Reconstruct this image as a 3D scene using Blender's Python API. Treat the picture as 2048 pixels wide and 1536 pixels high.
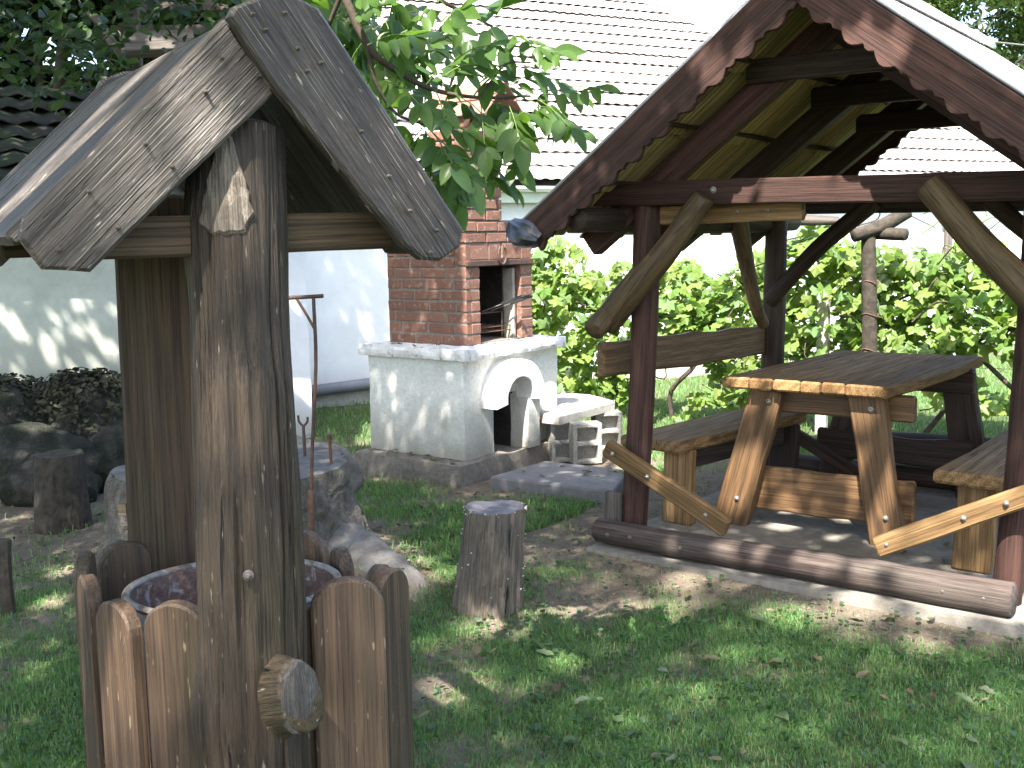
import bpy, math, random
import numpy as np
from mathutils import Vector, Matrix, noise as mnoise
random.seed(7); rng = np.random.default_rng(7)
scene = bpy.context.scene
for o in list(bpy.data.objects): bpy.data.objects.remove(o)
COL = scene.collection
V = Vector

# ------------------------------------------------------------------ camera, sky, sun, exposure
EYE = 1.5; F = 2200.0; PITCH = math.atan(288/F); ROLL = math.radians(1.0)
cd = bpy.data.cameras.new('camera'); cam = bpy.data.objects.new('camera', cd); COL.objects.link(cam)
fw = V((0, math.cos(PITCH), -math.sin(PITCH))); rt = V((1, 0, 0)); up = V((0, math.sin(PITCH), math.cos(PITCH)))
r2 = rt*math.cos(ROLL) - up*math.sin(ROLL); u2 = rt*math.sin(ROLL) + up*math.cos(ROLL)
M = Matrix((r2, u2, -fw)).transposed().to_4x4(); M.translation = V((0, 0, EYE)); cam.matrix_world = M
cd.sensor_width = 36; cd.lens = 36*F/2048; cd.clip_start = .05; cd.clip_end = 2000
scene.camera = cam
SUN_EL = math.radians(55); sh = V((-.3, -.954, 0)).normalized()
SUN = V((sh.x*math.cos(SUN_EL), sh.y*math.cos(SUN_EL), math.sin(SUN_EL)))
w = bpy.data.worlds.new('World'); scene.world = w; w.use_nodes = True
wn = w.node_tree; sky = wn.nodes.new('ShaderNodeTexSky'); sky.sky_type = 'NISHITA'; sky.sun_disc = False
sky.sun_elevation = SUN_EL; sky.sun_rotation = math.atan2(SUN.x, SUN.y); sky.air_density = 1.0; sky.dust_density = 2.5; sky.ozone_density = 1.0
bg = wn.nodes['Background']; bg.inputs['Strength'].default_value = .15
wn.links.new(sky.outputs[0], bg.inputs['Color'])
sl = bpy.data.lights.new('sun', 'SUN'); sl.energy = 5.0; sl.angle = math.radians(.53); sl.color = (1, .95, .87)
so = bpy.data.objects.new('sun', sl); COL.objects.link(so); so.rotation_euler = (-SUN).to_track_quat('-Z', 'Y').to_euler(); so.location = (6, -10, 14)
scene.view_settings.view_transform = 'Standard'; scene.view_settings.look = 'None'
scene.view_settings.gamma = 1; scene.view_settings.use_curve_mapping = False
scene.view_settings.exposure = 2.32

# ------------------------------------------------------------------ frames of the place
TH = math.radians(36.5)
B = V((math.sin(TH), math.cos(TH), 0)); S = V((math.cos(TH), -math.sin(TH), 0)); A = -S; Z = V((0, 0, 1))
G0 = V((.466, 5.107, 0)); C0 = V((-.325, 6.623, 0))
def gz(s, t, z): return G0 + S*s + B*t + Z*z
def fz(a, b, z): return C0 + A*a + B*b + Z*z
HD = V((.9, .436, 0)).normalized(); HN = V((HD.y, -HD.x, 0)); H0 = V((-1.79, 10.12, 0))
def hz(x, n, z): return H0 + HD*x + HN*n + Z*z
PHI = math.radians(33); WD = V((-math.sin(PHI), math.cos(PHI), 0)); WG = V((math.cos(PHI), math.sin(PHI), 0)); WA = V((-.441, 1.86, 0))
def wz(x, d, z): return WA + WG*x + WD*d + Z*z

# ------------------------------------------------------------------ object helpers
PW = {}
def setp(o, label=None, cat=None, group=None, kind=None):
    if label: o['label'] = label
    if cat: o['category'] = cat
    if group: o['group'] = group
    if kind: o['kind'] = kind
def root(name, loc, label, cat, group=None):
    o = bpy.data.objects.new(name, None); COL.objects.link(o); o.location = loc; o.empty_display_size = .1
    setp(o, label, cat, group); PW[o] = Matrix.Translation(loc); return o
def link(name, me, mat, parent=None, M=None, smooth=False, **k):
    if mat is not None and len(me.materials) == 0: me.materials.append(mat)
    o = bpy.data.objects.new(name, me); COL.objects.link(o)
    M = M if M is not None else Matrix()
    if parent is not None:
        o.parent = parent; o.matrix_local = PW[parent].inverted() @ M
    else: o.matrix_world = M
    PW[o] = M
    if smooth: me.shade_smooth()
    setp(o, **k); return o
def mesh(name, v, f):
    me = bpy.data.meshes.new(name); me.from_pydata([tuple(p) for p in v], [], f); me.update(); return me
def npmesh(name, v, idx, nper):
    """v (n,3), idx flat array of vertex ids, nper = array of corners per face"""
    me = bpy.data.meshes.new(name); me.vertices.add(len(v)); me.vertices.foreach_set('co', v.astype(np.float32).ravel())
    me.loops.add(len(idx)); me.loops.foreach_set('vertex_index', idx.astype(np.int32))
    nper = np.asarray(nper, np.int32); st = np.concatenate([[0], np.cumsum(nper)[:-1]]).astype(np.int32)
    me.polygons.add(len(nper)); me.polygons.foreach_set('loop_start', st); me.polygons.foreach_set('loop_total', nper)
    me.update(calc_edges=True); return me
def frame(p, q, nrm):
    x = (q-p).normalized(); z = (nrm - x*nrm.dot(x)).normalized(); y = z.cross(x)
    m = Matrix((x, y, z)).transposed().to_4x4(); m.translation = p; return m
def rings(R, close=True):
    """list of rings (lists of points) -> verts, faces with end caps"""
    n = len(R[0]); v = [p for r in R for p in r]; f = []
    for i in range(len(R)-1):
        for j in range(n):
            k = (j+1) % n; f.append((i*n+j, i*n+k, (i+1)*n+k, (i+1)*n+j))
    if close:
        f.append(tuple(range(n-1, -1, -1))); f.append(tuple((len(R)-1)*n+j for j in range(n)))
    return v, f
def nz(x, seed, sc=1.0): return mnoise.noise(V((x*sc, seed*3.17, seed*1.31+.5)))
_bs = [0]
def board(p, q, nrm, W, T, n=8, ch=.006, ey=.004, bow=0.0, wf=None, seed=None):
    """board from p to q; W across, T along nrm; wavy edges; returns mesh + matrix (X along the grain)"""
    _bs[0] += 1; sd = seed if seed is not None else _bs[0]*1.7
    m = frame(p, q, nrm); L = (q-p).length; xs = [0, ch] + [ch+(L-2*ch)*i/n for i in range(1, n)] + [L-ch, L]
    R = []
    for x in xs:
        e = ch if x in (0, L) else 0
        w1 = W/2 + ey*nz(x, sd, 4) - e; w2 = W/2 + ey*nz(x, sd+7, 4) - e
        if wf: a, b = wf(x/L); w1 *= a; w2 *= b
        zz = bow*math.sin(math.pi*x/L); h = T/2 - e*.6
        R.append([V((x, -w1+ch, -h+zz)), V((x, w2-ch, -h+zz)), V((x, w2, -h+ch+zz)), V((x, w2, h-ch+zz)), V((x, w2-ch, h+zz)), V((x, -w1+ch, h+zz)), V((x, -w1, h-ch+zz)), V((x, -w1, -h+ch+zz))])
    v, f = rings(R); return mesh('board', v, f), m
def catmull(P, n):
    P = [P[0]*2-P[1]] + list(P) + [P[-1]*2-P[-2]]; out = []
    for i in range(1, len(P)-2):
        for k in range(n):
            t = k/n; a, b, c, d = P[i-1], P[i], P[i+1], P[i+2]
            out.append(.5*((2*b)+(c-a)*t+(2*a-5*b+4*c-d)*t*t+(3*b-a-3*c+d)*t**3))
    out.append(P[-2]); return out
def log(pts, rad, seg=14, n=6, rough=.06, seed=None, flat=1.0, cap=.01, knots=(), relief=None):
    """round pole through world points with given radii; returns mesh + matrix (X along the pole)"""
    _bs[0] += 1; sd = seed if seed is not None else _bs[0]*2.3
    m = frame(pts[0], pts[-1], V((.3, -.5, .81)) if abs((pts[-1]-pts[0]).normalized().z) < .8 else V((0, -1, 0.01)))
    mi = m.inverted(); L = [mi @ p for p in pts]; c = catmull(L, n)
    rr = catmull([V((r, 0, 0)) for r in rad], n); R = []
    N = len(c)
    for i, p in enumerate(c):
        tdir = (c[min(i+1, N-1)] - c[max(i-1, 0)]).normalized(); y = V((0, 1, 0)); y = (y-tdir*y.dot(tdir)).normalized(); z = tdir.cross(y)
        ring = []
        for j in range(seg):
            a = 2*math.pi*j/seg
            k = rr[i].x*(1 + rough*mnoise.noise(V((p.x*2.5+sd, math.cos(a)*1.2, math.sin(a)*1.2+sd))) + rough*.5*mnoise.noise(V((p.x*9+sd, math.cos(a)*3, math.sin(a)*3+sd))))
            for kx, ka, kr, kh in knots:
                dd = ((p.x-kx)/kr)**2 + ((math.atan2(math.sin(a-ka), math.cos(a-ka))*rr[i].x)/kr)**2
                k += kh*math.exp(-dd)
            if relief: k += relief(p.x, a, rr[i].x)
            ring.append(p + y*(math.cos(a)*k) + z*(math.sin(a)*k*flat))
        R.append(ring)
    def inset(r, p): return [p + (x-p)*.9 for x in r]
    d0 = (c[1]-c[0]).normalized()*cap*.6; d1 = (c[-1]-c[-2]).normalized()*cap*.6
    R = [[x-d0 for x in inset(R[0], c[0])]] + R + [[x+d1 for x in inset(R[-1], c[-1])]]
    v, f = rings(R); return mesh('pole', v, f), m
def outline(pts, T, ch=.006):
    """2D outline (x,y) extruded T along z, edges eased"""
    n = len(pts); P = [V((a, b)) for a, b in pts]; area = sum(P[i].x*P[(i+1) % n].y-P[(i+1) % n].x*P[i].y for i in range(n))
    if area < 0: P.reverse()
    ins = []
    for i in range(n):
        d1 = (P[i]-P[i-1]).normalized(); d2 = (P[(i+1) % n]-P[i]).normalized(); nn = V((-d1.y-d2.y, d1.x+d2.x))
        nn = nn.normalized() if nn.length > 1e-6 else V((-d1.y, d1.x)); ins.append(P[i]+nn*ch)
    R = [[V((p.x, p.y, -T/2)) for p in ins], [V((p.x, p.y, -T/2+ch)) for p in P], [V((p.x, p.y, T/2-ch)) for p in P], [V((p.x, p.y, T/2)) for p in ins]]
    v, f = rings(R); return mesh('board', v, f)
def boxm(sx, sy, sz, ch=.004, jit=0.0):
    me = outline([(-sx/2, -sy/2), (sx/2, -sy/2), (sx/2, sy/2), (-sx/2, sy/2)], sz, ch)
    if jit:
        for q in me.vertices: q.co += V((random.uniform(-jit, jit), random.uniform(-jit, jit), random.uniform(-jit, jit)))
    return me
def basis(o, x, y, z):
    m = Matrix((x, y, z)).transposed().to_4x4(); m.translation = o; return m
def gridbox(P, X, Y, Zv, nx, ny, nzz, amp, sc, seed):
    """box from corner P along X,Y,Zv, faces subdivided and roughened (world coords)"""
    v = []; f = []; idx = {}
    def vid(i, j, k):
        key = (i, j, k)
        if key not in idx:
            p = P + X*(i/nx) + Y*(j/ny) + Zv*(k/nzz)
            c = P + (X+Y+Zv)*.5; d = (p-c).normalized()
            nn = V((mnoise.noise(p*sc+V((seed, 0, 0))), mnoise.noise(p*sc+V((0, seed, 9))), mnoise.noise(p*sc+V((5, 0, seed)))))
            e = sum(1 for q, m_ in ((i, nx), (j, ny), (k, nzz)) if q in (0, m_))
            v.append(p + nn*amp - d*(amp*.8 if e >= 2 else 0)); idx[key] = len(v)-1
        return idx[key]
    for i in range(nx):
        for j in range(ny):
            f.append((vid(i, j, 0), vid(i, j+1, 0), vid(i+1, j+1, 0), vid(i+1, j, 0))); f.append((vid(i, j, nzz), vid(i+1, j, nzz), vid(i+1, j+1, nzz), vid(i, j+1, nzz)))
    for i in range(nx):
        for k in range(nzz):
            f.append((vid(i, 0, k), vid(i+1, 0, k), vid(i+1, 0, k+1), vid(i, 0, k+1))); f.append((vid(i, ny, k), vid(i, ny, k+1), vid(i+1, ny, k+1), vid(i+1, ny, k)))
    for j in range(ny):
        for k in range(nzz):
            f.append((vid(0, j, k), vid(0, j, k+1), vid(0, j+1, k+1), vid(0, j+1, k))); f.append((vid(nx, j, k), vid(nx, j+1, k), vid(nx, j+1, k+1), vid(nx, j, k+1)))
    return mesh('block', v, f)

# ------------------------------------------------------------------ materials
def newmat(name):
    m = bpy.data.materials.new(name); m.use_nodes = True; nt = m.node_tree
    return m, nt, nt.nodes['Principled BSDF'], nt.nodes['Material Output']
class NT:
    def __init__(s, nt): s.nt = nt
    def n(s, t, **k):
        q = s.nt.nodes.new(t)
        for a, b in k.items(): setattr(q, a, b)
        return q
    def l(s, a, b): s.nt.links.new(a, b)
    def val(s, sock, v):
        if hasattr(v, 'is_linked'): s.l(v, sock)
        else: sock.default_value = v
    def coords(s, scale, rnd=True, kind='Object'):
        tc = s.n('ShaderNodeTexCoord'); mp = s.n('ShaderNodeMapping'); mp.inputs['Scale'].default_value = scale
        if rnd:
            oi = s.n('ShaderNodeObjectInfo'); mu = s.n('ShaderNodeMath', operation='MULTIPLY'); mu.inputs[1].default_value = 37.3
            s.l(oi.outputs['Random'], mu.inputs[0]); ad = s.n('ShaderNodeVectorMath', operation='ADD'); s.l(tc.outputs[kind], ad.inputs[0]); s.l(mu.outputs[0], ad.inputs[1]); s.l(ad.outputs[0], mp.inputs['Vector'])
        else: s.l(tc.outputs[kind], mp.inputs['Vector'])
        return mp.outputs[0]
    def noise(s, vec, scale, detail=4, rough=.55, dist=0):
        q = s.n('ShaderNodeTexNoise'); q.inputs['Scale'].default_value = scale; q.inputs['Detail'].default_value = detail; q.inputs['Roughness'].default_value = rough; q.inputs['Distortion'].default_value = dist
        if vec is not None: s.l(vec, q.inputs['Vector'])
        return q.outputs['Fac']
    def vor(s, vec, scale, feature='F1', out='Distance'):
        q = s.n('ShaderNodeTexVoronoi', feature=feature); q.inputs['Scale'].default_value = scale; s.l(vec, q.inputs['Vector']); return q.outputs[out]
    def ramp(s, fac, stops):
        q = s.n('ShaderNodeValToRGB'); e = q.color_ramp.elements
        while len(e) < len(stops): e.new(.5)
        for el, (p, c) in zip(e, stops): el.position = p; el.color = (c, c, c, 1) if isinstance(c, (int, float)) else (*c, 1)
        s.l(fac, q.inputs[0]); return q.outputs[0]
    def mix(s, fac, a, b, mode='MIX'):
        q = s.n('ShaderNodeMix', data_type='RGBA', blend_type=mode)
        s.val(q.inputs[0], fac)
        for i, x in ((6, a), (7, b)): s.val(q.inputs[i], (*x, 1) if isinstance(x, tuple) else x)
        return q.outputs[2]
    def math(s, op, a, b=0.0):
        q = s.n('ShaderNodeMath', operation=op); s.val(q.inputs[0], a); s.val(q.inputs[1], b); return q.outputs[0]
    def bump(s, h, strength, dist=.01, prev=None):
        q = s.n('ShaderNodeBump'); q.inputs['Strength'].default_value = strength; q.inputs['Distance'].default_value = dist; s.l(h, q.inputs['Height'])
        if prev is not None: s.l(prev, q.inputs['Normal'])
        return q.outputs[0]
def wood(name, c1, c2, c3, rough=.55, stain=(.45, .75), grain=1.0, crack=.5, spec=.4, bumps=.5, speck=None, ac=1.0, lines=None):
    m, nt, b, out = newmat(name); q = NT(nt); ac *= grain
    n1 = q.noise(q.coords((1.1*grain, 24*ac, 24*ac)), 1.0, 6, .65, .9); base = q.ramp(n1, [(.32, c1), (.66, c2)])
    wv = q.n('ShaderNodeTexWave', wave_type='RINGS', rings_direction='X'); q.l(q.coords((.55*grain, 7*ac, 7*ac)), wv.inputs['Vector'])
    wv.inputs['Scale'].default_value = 1.0; wv.inputs['Distortion'].default_value = 9; wv.inputs['Detail'].default_value = 3; wv.inputs['Detail Scale'].default_value = .5
    base = q.mix(.35, base, q.ramp(wv.outputs['Fac'], [(.15, tuple(x*.4 for x in c1)), (.7, c2)]))
    n2 = q.noise(q.coords((1.3, 5, 5)), 1.0, 5, .62); base = q.mix(q.ramp(n2, [(stain[0], 0.0), (stain[1], 1.0)]), base, c3)
    fine = q.noise(q.coords((4*grain, 130*ac, 130*ac)), 1.0, 4, .65); base = q.mix(q.ramp(fine, [(.34, .75), (.56, 0.0)]), base, tuple(x*.3 for x in c1))
    kn = q.vor(q.coords((2.2, 6.5, 6.5)), 1.0); base = q.mix(q.ramp(kn, [(.06, .8), (.15, 0.0)]), base, tuple(x*.35 for x in c1))
    ck = q.noise(q.coords((.5*grain, 32*ac, 32*ac)), 1.0, 3, .55, .3); ckm = q.ramp(ck, [(.285, 1.0), (.315, 0.0)])
    base = q.mix(q.math('MULTIPLY', ckm, crack), base, (.010, .008, .006))
    hl = None
    if lines:
        w2 = q.n('ShaderNodeTexWave', wave_type='BANDS', bands_direction='Y'); q.l(q.coords((1.3, 27*ac, 27*ac)), w2.inputs['Vector'])
        w2.inputs['Scale'].default_value = 1.0; w2.inputs['Distortion'].default_value = 7; w2.inputs['Detail'].default_value = 2; w2.inputs['Detail Scale'].default_value = .35
        hl = q.math('MULTIPLY', q.ramp(w2.outputs['Fac'], [(.80, 0.0), (.93, 1.0)]), q.ramp(q.noise(q.coords((6, 40, 40)), 1.0, 3), [(.45, 0.0), (.6, 1.0)])); base = q.mix(q.math('MULTIPLY', hl, .8), base, lines)
    if speck:
        sp = q.noise(q.coords((22, 120, 120)), 1.0, 2, .5); base = q.mix(q.ramp(sp, [(.68, 0.0), (.74, 1.0)]), base, speck)
    oi = q.n('ShaderNodeObjectInfo'); hs_ = q.n('ShaderNodeHueSaturation'); q.l(q.math('ADD', q.math('MULTIPLY', oi.outputs['Random'], .5), .76), hs_.inputs['Value']); q.l(base, hs_.inputs['Color']); base = hs_.outputs[0]
    q.l(base, b.inputs['Base Color'])
    q.l(q.ramp(fine, [(.3, min(1, rough+.25)), (.7, rough)]), b.inputs['Roughness']); b.inputs['Specular IOR Level'].default_value = spec
    hgt = q.math('ADD', q.math('MULTIPLY', n1, .8), q.math('ADD', fine, q.math('MULTIPLY', ckm, -1.5)))
    if hl is not None: hgt = q.math('ADD', hgt, hl)
    tc = q.n('ShaderNodeTexCoord'); sx = q.n('ShaderNodeSeparateXYZ'); q.l(tc.outputs['Normal'], sx.inputs[0]); ab = q.math('ABSOLUTE', sx.outputs['X'])
    bp = q.n('ShaderNodeBump'); bp.inputs['Distance'].default_value = .006; q.l(hgt, bp.inputs['Height']); q.l(q.ramp(ab, [(.3, bumps), (.8, bumps*.15)]), bp.inputs['Strength'])
    q.l(bp.outputs[0], b.inputs['Normal']); return m
def grainy(name, c1, c2, scale=30, rough=.85, bump=.4, c3=None, c3s=(.55, .7), c3scale=3, dist=.01, rnd=True, spec=.3, low=None, fine=None):
    m, nt, b, out = newmat(name); q = NT(nt); v = q.coords((1, 1, 1), rnd)
    n1 = q.noise(v, scale, 8, .65); base = q.ramp(n1, [(.32, c1), (.68, c2)])
    if c3: base = q.mix(q.ramp(q.noise(v, c3scale, 6, .6, .5), [(c3s[0], 0.0), (c3s[1], 1.0)]), base, c3)
    if low:     # dirt splashed up from the ground (a stain, by world height)
        g = q.n('ShaderNodeNewGeometry'); sx = q.n('ShaderNodeSeparateXYZ'); q.l(g.outputs['Position'], sx.inputs[0])
        hh = q.math('ADD', sx.outputs['Z'], q.math('MULTIPLY', q.noise(v, 5, 5), -low[1])); base = q.mix(q.ramp(q.math('DIVIDE', hh, low[0]), [(0, .85), (1, 0.0)]), base, low[2])
    q.l(base, b.inputs['Base Color']); b.inputs['Roughness'].default_value = rough; b.inputs['Specular IOR Level'].default_value = spec
    h = n1 if fine is None else q.math('ADD', n1, q.math('MULTIPLY', q.noise(v, fine, 3), .5))
    q.l(q.bump(h, bump, dist), b.inputs['Normal']); return m
def leafmat(name, cols, trans=.45, rough=.45, attr='obj', spec=.4):
    m, nt, b, out = newmat(name); q = NT(nt)
    if attr == 'obj': r = q.n('ShaderNodeObjectInfo').outputs['Random']
    else: r = q.n('ShaderNodeNewGeometry').outputs['Random Per Island']
    st = [(i/(len(cols)-1), c) for i, c in enumerate(cols)]; base = q.ramp(r, st)
    nn = q.noise(q.coords((1, 1, 1)), 25, 4); base = q.mix(q.ramp(nn, [(.35, .35), (.65, 0.0)]), base, tuple(x*.55 for x in cols[0]))
    q.l(base, b.inputs['Base Color']); b.inputs['Roughness'].default_value = rough; b.inputs['Specular IOR Level'].default_value = spec
    tr = q.n('ShaderNodeBsdfTranslucent'); tcol = q.mix(1.0, base, (1.25, 1.35, .55), 'MULTIPLY'); q.l(tcol, tr.inputs['Color'])
    ms = q.n('ShaderNodeMixShader'); ms.inputs[0].default_value = trans; q.l(b.outputs[0], ms.inputs[1]); q.l(tr.outputs[0], ms.inputs[2]); q.l(ms.outputs[0], out.inputs['Surface']); return m

M_ROOFW = wood('weathered_roof_wood', (.05, .038, .029), (.106, .081, .062), (.062, .047, .037), .38, crack=.9, bumps=1.3, speck=(.36, .31, .25), spec=.55, ac=1.5, lines=(.32, .275, .225))
M_POST = wood('well_post_wood', (.038, .026, .0165), (.084, .058, .037), (.056, .045, .020), .5, crack=1.0, bumps=1.2, speck=(.24, .2, .15), ac=1.5)
M_BACKP = wood('well_back_board_wood', (.055, .030, .016), (.10, .060, .032), (.05, .042, .018), .6, crack=.5, ac=1.4)
M_PICK = wood('picket_wood', (.066, .039, .024), (.122, .076, .045), (.066, .053, .03), .5, crack=.4, bumps=.5, ac=1.5, speck=(.22, .17, .1))
M_SCAR = wood('sapwood_scar', (.15, .12, .09), (.30, .255, .20), (.10, .08, .06), .8, crack=1.0, bumps=1.2, ac=1.6, grain=1.5)
M_CUTF = wood('weathered_cut_branch', (.075, .064, .056), (.15, .132, .115), (.06, .052, .044), .8, crack=1.0, bumps=1.2, ac=1.6, grain=1.5)
M_RED = wood('red_brown_stained_wood', (.042, .0195, .0145), (.082, .037, .027), (.036, .021, .016), .62, crack=.85, stain=(.5, .8), spec=.3)
M_REDL = wood('worn_red_stained_wood', (.066, .047, .039), (.125, .09, .076), (.095, .08, .067), .68, crack=1.0, stain=(.45, .65), spec=.3)
M_DARKW = wood('dark_stained_shaded_wood', (.032, .020, .014), (.06, .036, .025), (.03, .018, .013), .55, crack=.35, spec=.3)  # also puts shade into the colour of rear parts and shingle gaps
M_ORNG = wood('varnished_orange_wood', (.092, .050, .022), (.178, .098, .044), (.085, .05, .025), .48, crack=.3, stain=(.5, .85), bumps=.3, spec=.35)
M_BRACE = wood('peeled_brace_wood', (.07, .044, .021), (.135, .086, .040), (.055, .040, .02), .5, crack=.4, stain=(.45, .7), bumps=.5, spec=.35)
M_TABLE = wood('table_top_wood', (.19, .106, .045), (.32, .195, .088), (.15, .08, .034), .6, crack=.8, spec=.12, bumps=.4)
M_BENCH = wood('bench_wood', (.155, .088, .038), (.265, .165, .077), (.13, .078, .035), .55, crack=.6, spec=.15)
M_SHING = wood('shingle_underside_wood', (.27, .195, .075), (.48, .37, .16), (.15, .115, .05), .8, crack=.9, ac=1.2)
M_SCRAP = wood('old_grey_timber', (.06, .05, .042), (.12, .1, .085), (.08, .065, .05), .7, crack=.6)
M_PALE = wood('sunlit_edge_timber', (.3, .21, .12), (.42, .32, .2), (.25, .18, .11), .7)  # paleness is sunlight put into the colour
M_BARK = grainy('cracked_trunk_wood', (.06, .05, .04), (.19, .168, .14), 18, .9, 1.0, (.09, .085, .065), (.45, .62), 5, dist=.03, fine=70)
M_BARKD = grainy('dark_stump_bark', (.02, .016, .012), (.06, .05, .038), 20, .9, .8, (.035, .04, .02))
M_CUT = grainy('weathered_cut_face', (.09, .082, .076), (.17, .158, .15), 14, .85, .8, (.10, .085, .07), (.5, .62), 5, fine=70)
M_STUMP = wood('short_stump_wood', (.12, .09, .065), (.24, .19, .135), (.10, .085, .07), .75, crack=1.0, stain=(.42, .6), bumps=1.0, grain=1.2, ac=.8)
M_STUMPT = grainy('short_stump_top', (.075, .065, .07), (.16, .145, .15), 10, .5, .5, (.3, .27, .25), (.62, .7), 5, spec=.6)
M_FUNG = grainy('white_fungus', (.4, .38, .33), (.6, .57, .52), 60, .8, .2)
M_IRON = grainy('rusty_iron', (.035, .025, .022), (.10, .055, .04), 40, .6, .3, (.16, .07, .035))
M_RUSTP = grainy('rusty_pipe', (.07, .037, .026), (.15, .078, .05), 40, .8, .3)
M_BOLT = grainy('galvanised_bolt', (.16, .15, .135), (.3, .285, .26), 40, .4, .2); M_BOLT.node_tree.nodes['Principled BSDF'].inputs['Metallic'].default_value = .6
M_NAIL = grainy('nail_head', (.06, .05, .043), (.15, .13, .11), 60, .5, .2)
M_DRUM = grainy('rusty_enamel', (.07, .042, .035), (.15, .095, .078), 40, .6, .5, (.27, .24, .235), (.52, .62), 30, fine=120, rnd=False)
M_DRUMR = grainy('worn_enamel_rim', (.17, .155, .14), (.32, .295, .27), 30, .4, .2, (.12, .08, .06), (.5, .62), 24)
M_DRUMO = grainy('drum_outside', (.28, .27, .27), (.5, .48, .46), 10, .45, .2, (.15, .08, .05), (.58, .7), 8)
M_PLAST = grainy('whitewashed_render', (.52, .52, .48), (.68, .68, .64), 45, .9, .7, (.4, .39, .33), (.6, .78), 4, dist=.006, low=(.42, .25, (.25, .235, .19)), fine=140, rnd=False)
M_WHITE = grainy('fresh_whitewash', (.66, .66, .64), (.78, .78, .77), 40, .9, .5, (.3, .28, .25), (.68, .76), 9, dist=.006, fine=130, rnd=False)
M_LEDGE = grainy('dirty_whitewashed_ledge', (.5, .49, .47), (.74, .73, .71), 18, .9, .8, (.2, .185, .16), (.56, .7), 13, dist=.008, fine=120, rnd=False)
M_WALL = grainy('house_limewash', (.70, .71, .73), (.80, .80, .81), 5, .9, .25, (.6, .6, .58), (.62, .8), 2, dist=.01, low=(.3, .15, (.42, .41, .39)), rnd=False)
M_WALLO = grainy('old_shaded_limewash', (.40, .42, .36), (.52, .54, .47), 6, .9, .45, (.32, .33, .27), (.58, .76), 2.2, dist=.012, low=(.75, .6, (.26, .25, .19)), rnd=False)  # dim greenish tone of the shaded cottage wall put into the colour
M_CONC = grainy('dark_concrete', (.12, .105, .088), (.2, .18, .155), 35, .9, .5, (.09, .08, .065), (.55, .75), 5, fine=150, rnd=False)
M_CONCL = grainy('pale_concrete', (.3, .28, .25), (.42, .4, .36), 30, .9, .6, (.2, .185, .16), (.55, .75), 5, fine=150, rnd=False)
M_STEP = grainy('grey_paving_concrete', (.12, .115, .115), (.175, .168, .168), 25, .8, .4, (.09, .085, .08), (.6, .75), 6, fine=140, rnd=False)
M_SLABP = grainy('patio_concrete', (.15, .135, .115), (.225, .205, .175), 20, .9, .5, (.11, .095, .075), (.5, .72), 3, fine=110, rnd=False)
M_CINDER = grainy('cinder_block', (.2, .19, .17), (.38, .37, .34), 90, .95, .9, (.14, .13, .12), (.6, .75), 6, rnd=False)
M_MORT = grainy('mortar', (.13, .112, .098), (.22, .195, .17), 60, .95, .8, (.14, .12, .1), rnd=False)
M_SOOTDK = grainy('soot_and_dark_lining', (.012, .011, .01), (.035, .03, .027), 20, .9, .4, (.07, .06, .05), rnd=False)  # black for the sooty firebox and the dark niche lining
M_PLATE = grainy('grey_fire_plate', (.2, .19, .17), (.32, .3, .27), 14, .8, .3, (.1, .09, .08))
M_GUT = grainy('painted_gutter', (.5, .55, .48), (.62, .66, .58), 6, .4, .1)
M_PIPE = grainy('grey_drain_pipe', (.17, .18, .21), (.23, .24, .27), 6, .45, .1)
M_ZINC = grainy('zinc_sheet', (.3, .32, .35), (.45, .48, .52), 6, .4, .1); M_ZINC.node_tree.nodes['Principled BSDF'].inputs['Metallic'].default_value = .5
M_DTILE = grainy('dark_old_tile', (.010, .009, .008), (.026, .022, .019), 14, .8, .6, (.02, .026, .012), (.4, .6))
M_CTILE = grainy('cap_tile', (.2, .10, .07), (.28, .16, .115), 16, .8, .4, (.2, .16, .12))
M_PLASTIC = grainy('black_plastic_wrap', (.012, .012, .014), (.02, .02, .024), 12, .3, .4, spec=.7)
M_ROOFS = grainy('grey_roof_sheet', (.5, .5, .5), (.62, .62, .62), 10, .6, .3)
M_STONE = grainy('dark_mossy_stone', (.02, .018, .014), (.065, .06, .05), 16, .9, 1.0, (.012, .015, .007), (.4, .58), 6, dist=.04, fine=70)
M_ROCK = grainy('grey_root_wood', (.09, .08, .07), (.2, .185, .17), 9, .85, .8, (.12, .11, .095), dist=.02, fine=60)
def brickmat():
    m, nt, b, out = newmat('brick'); q = NT(nt); v = q.coords((1, 1, 1)); r = q.n('ShaderNodeObjectInfo').outputs['Random']
    base = q.ramp(r, [(0, (.13, .06, .04)), (.4, (.175, .080, .050)), (.7, (.20, .098, .065)), (1, (.15, .073, .053))])
    base = q.mix(q.ramp(q.noise(v, 18, 6), [(.4, .5), (.65, 0.0)]), base, (.16, .075, .05))
    base = q.mix(q.ramp(q.noise(v, 30, 5), [(.55, 0.0), (.7, .6)]), base, (.30, .25, .21))
    q.l(base, b.inputs['Base Color']); b.inputs['Roughness'].default_value = .9; q.l(q.bump(q.noise(v, 60, 6), .6, .004), b.inputs['Normal']); return m
M_BRICK = brickmat()
def tilemat():
    m, nt, b, out = newmat('pale_roof_tile'); q = NT(nt); v = q.coords((1, 1, 1), False)
    base = q.ramp(q.noise(v, 6, 6, .6), [(.3, (.44, .40, .375)), (.7, (.56, .52, .50))])
    q.l(base, b.inputs['Base Color']); b.inputs['Roughness'].default_value = .8; q.l(q.bump(q.noise(v, 40, 4), .3, .004), b.inputs['Normal']); return m
M_TILE = tilemat()
M_WAL = leafmat('walnut_leaf', [(.065, .125, .03), (.085, .16, .034), (.105, .185, .04), (.07, .135, .055)], .55, .36)
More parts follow.
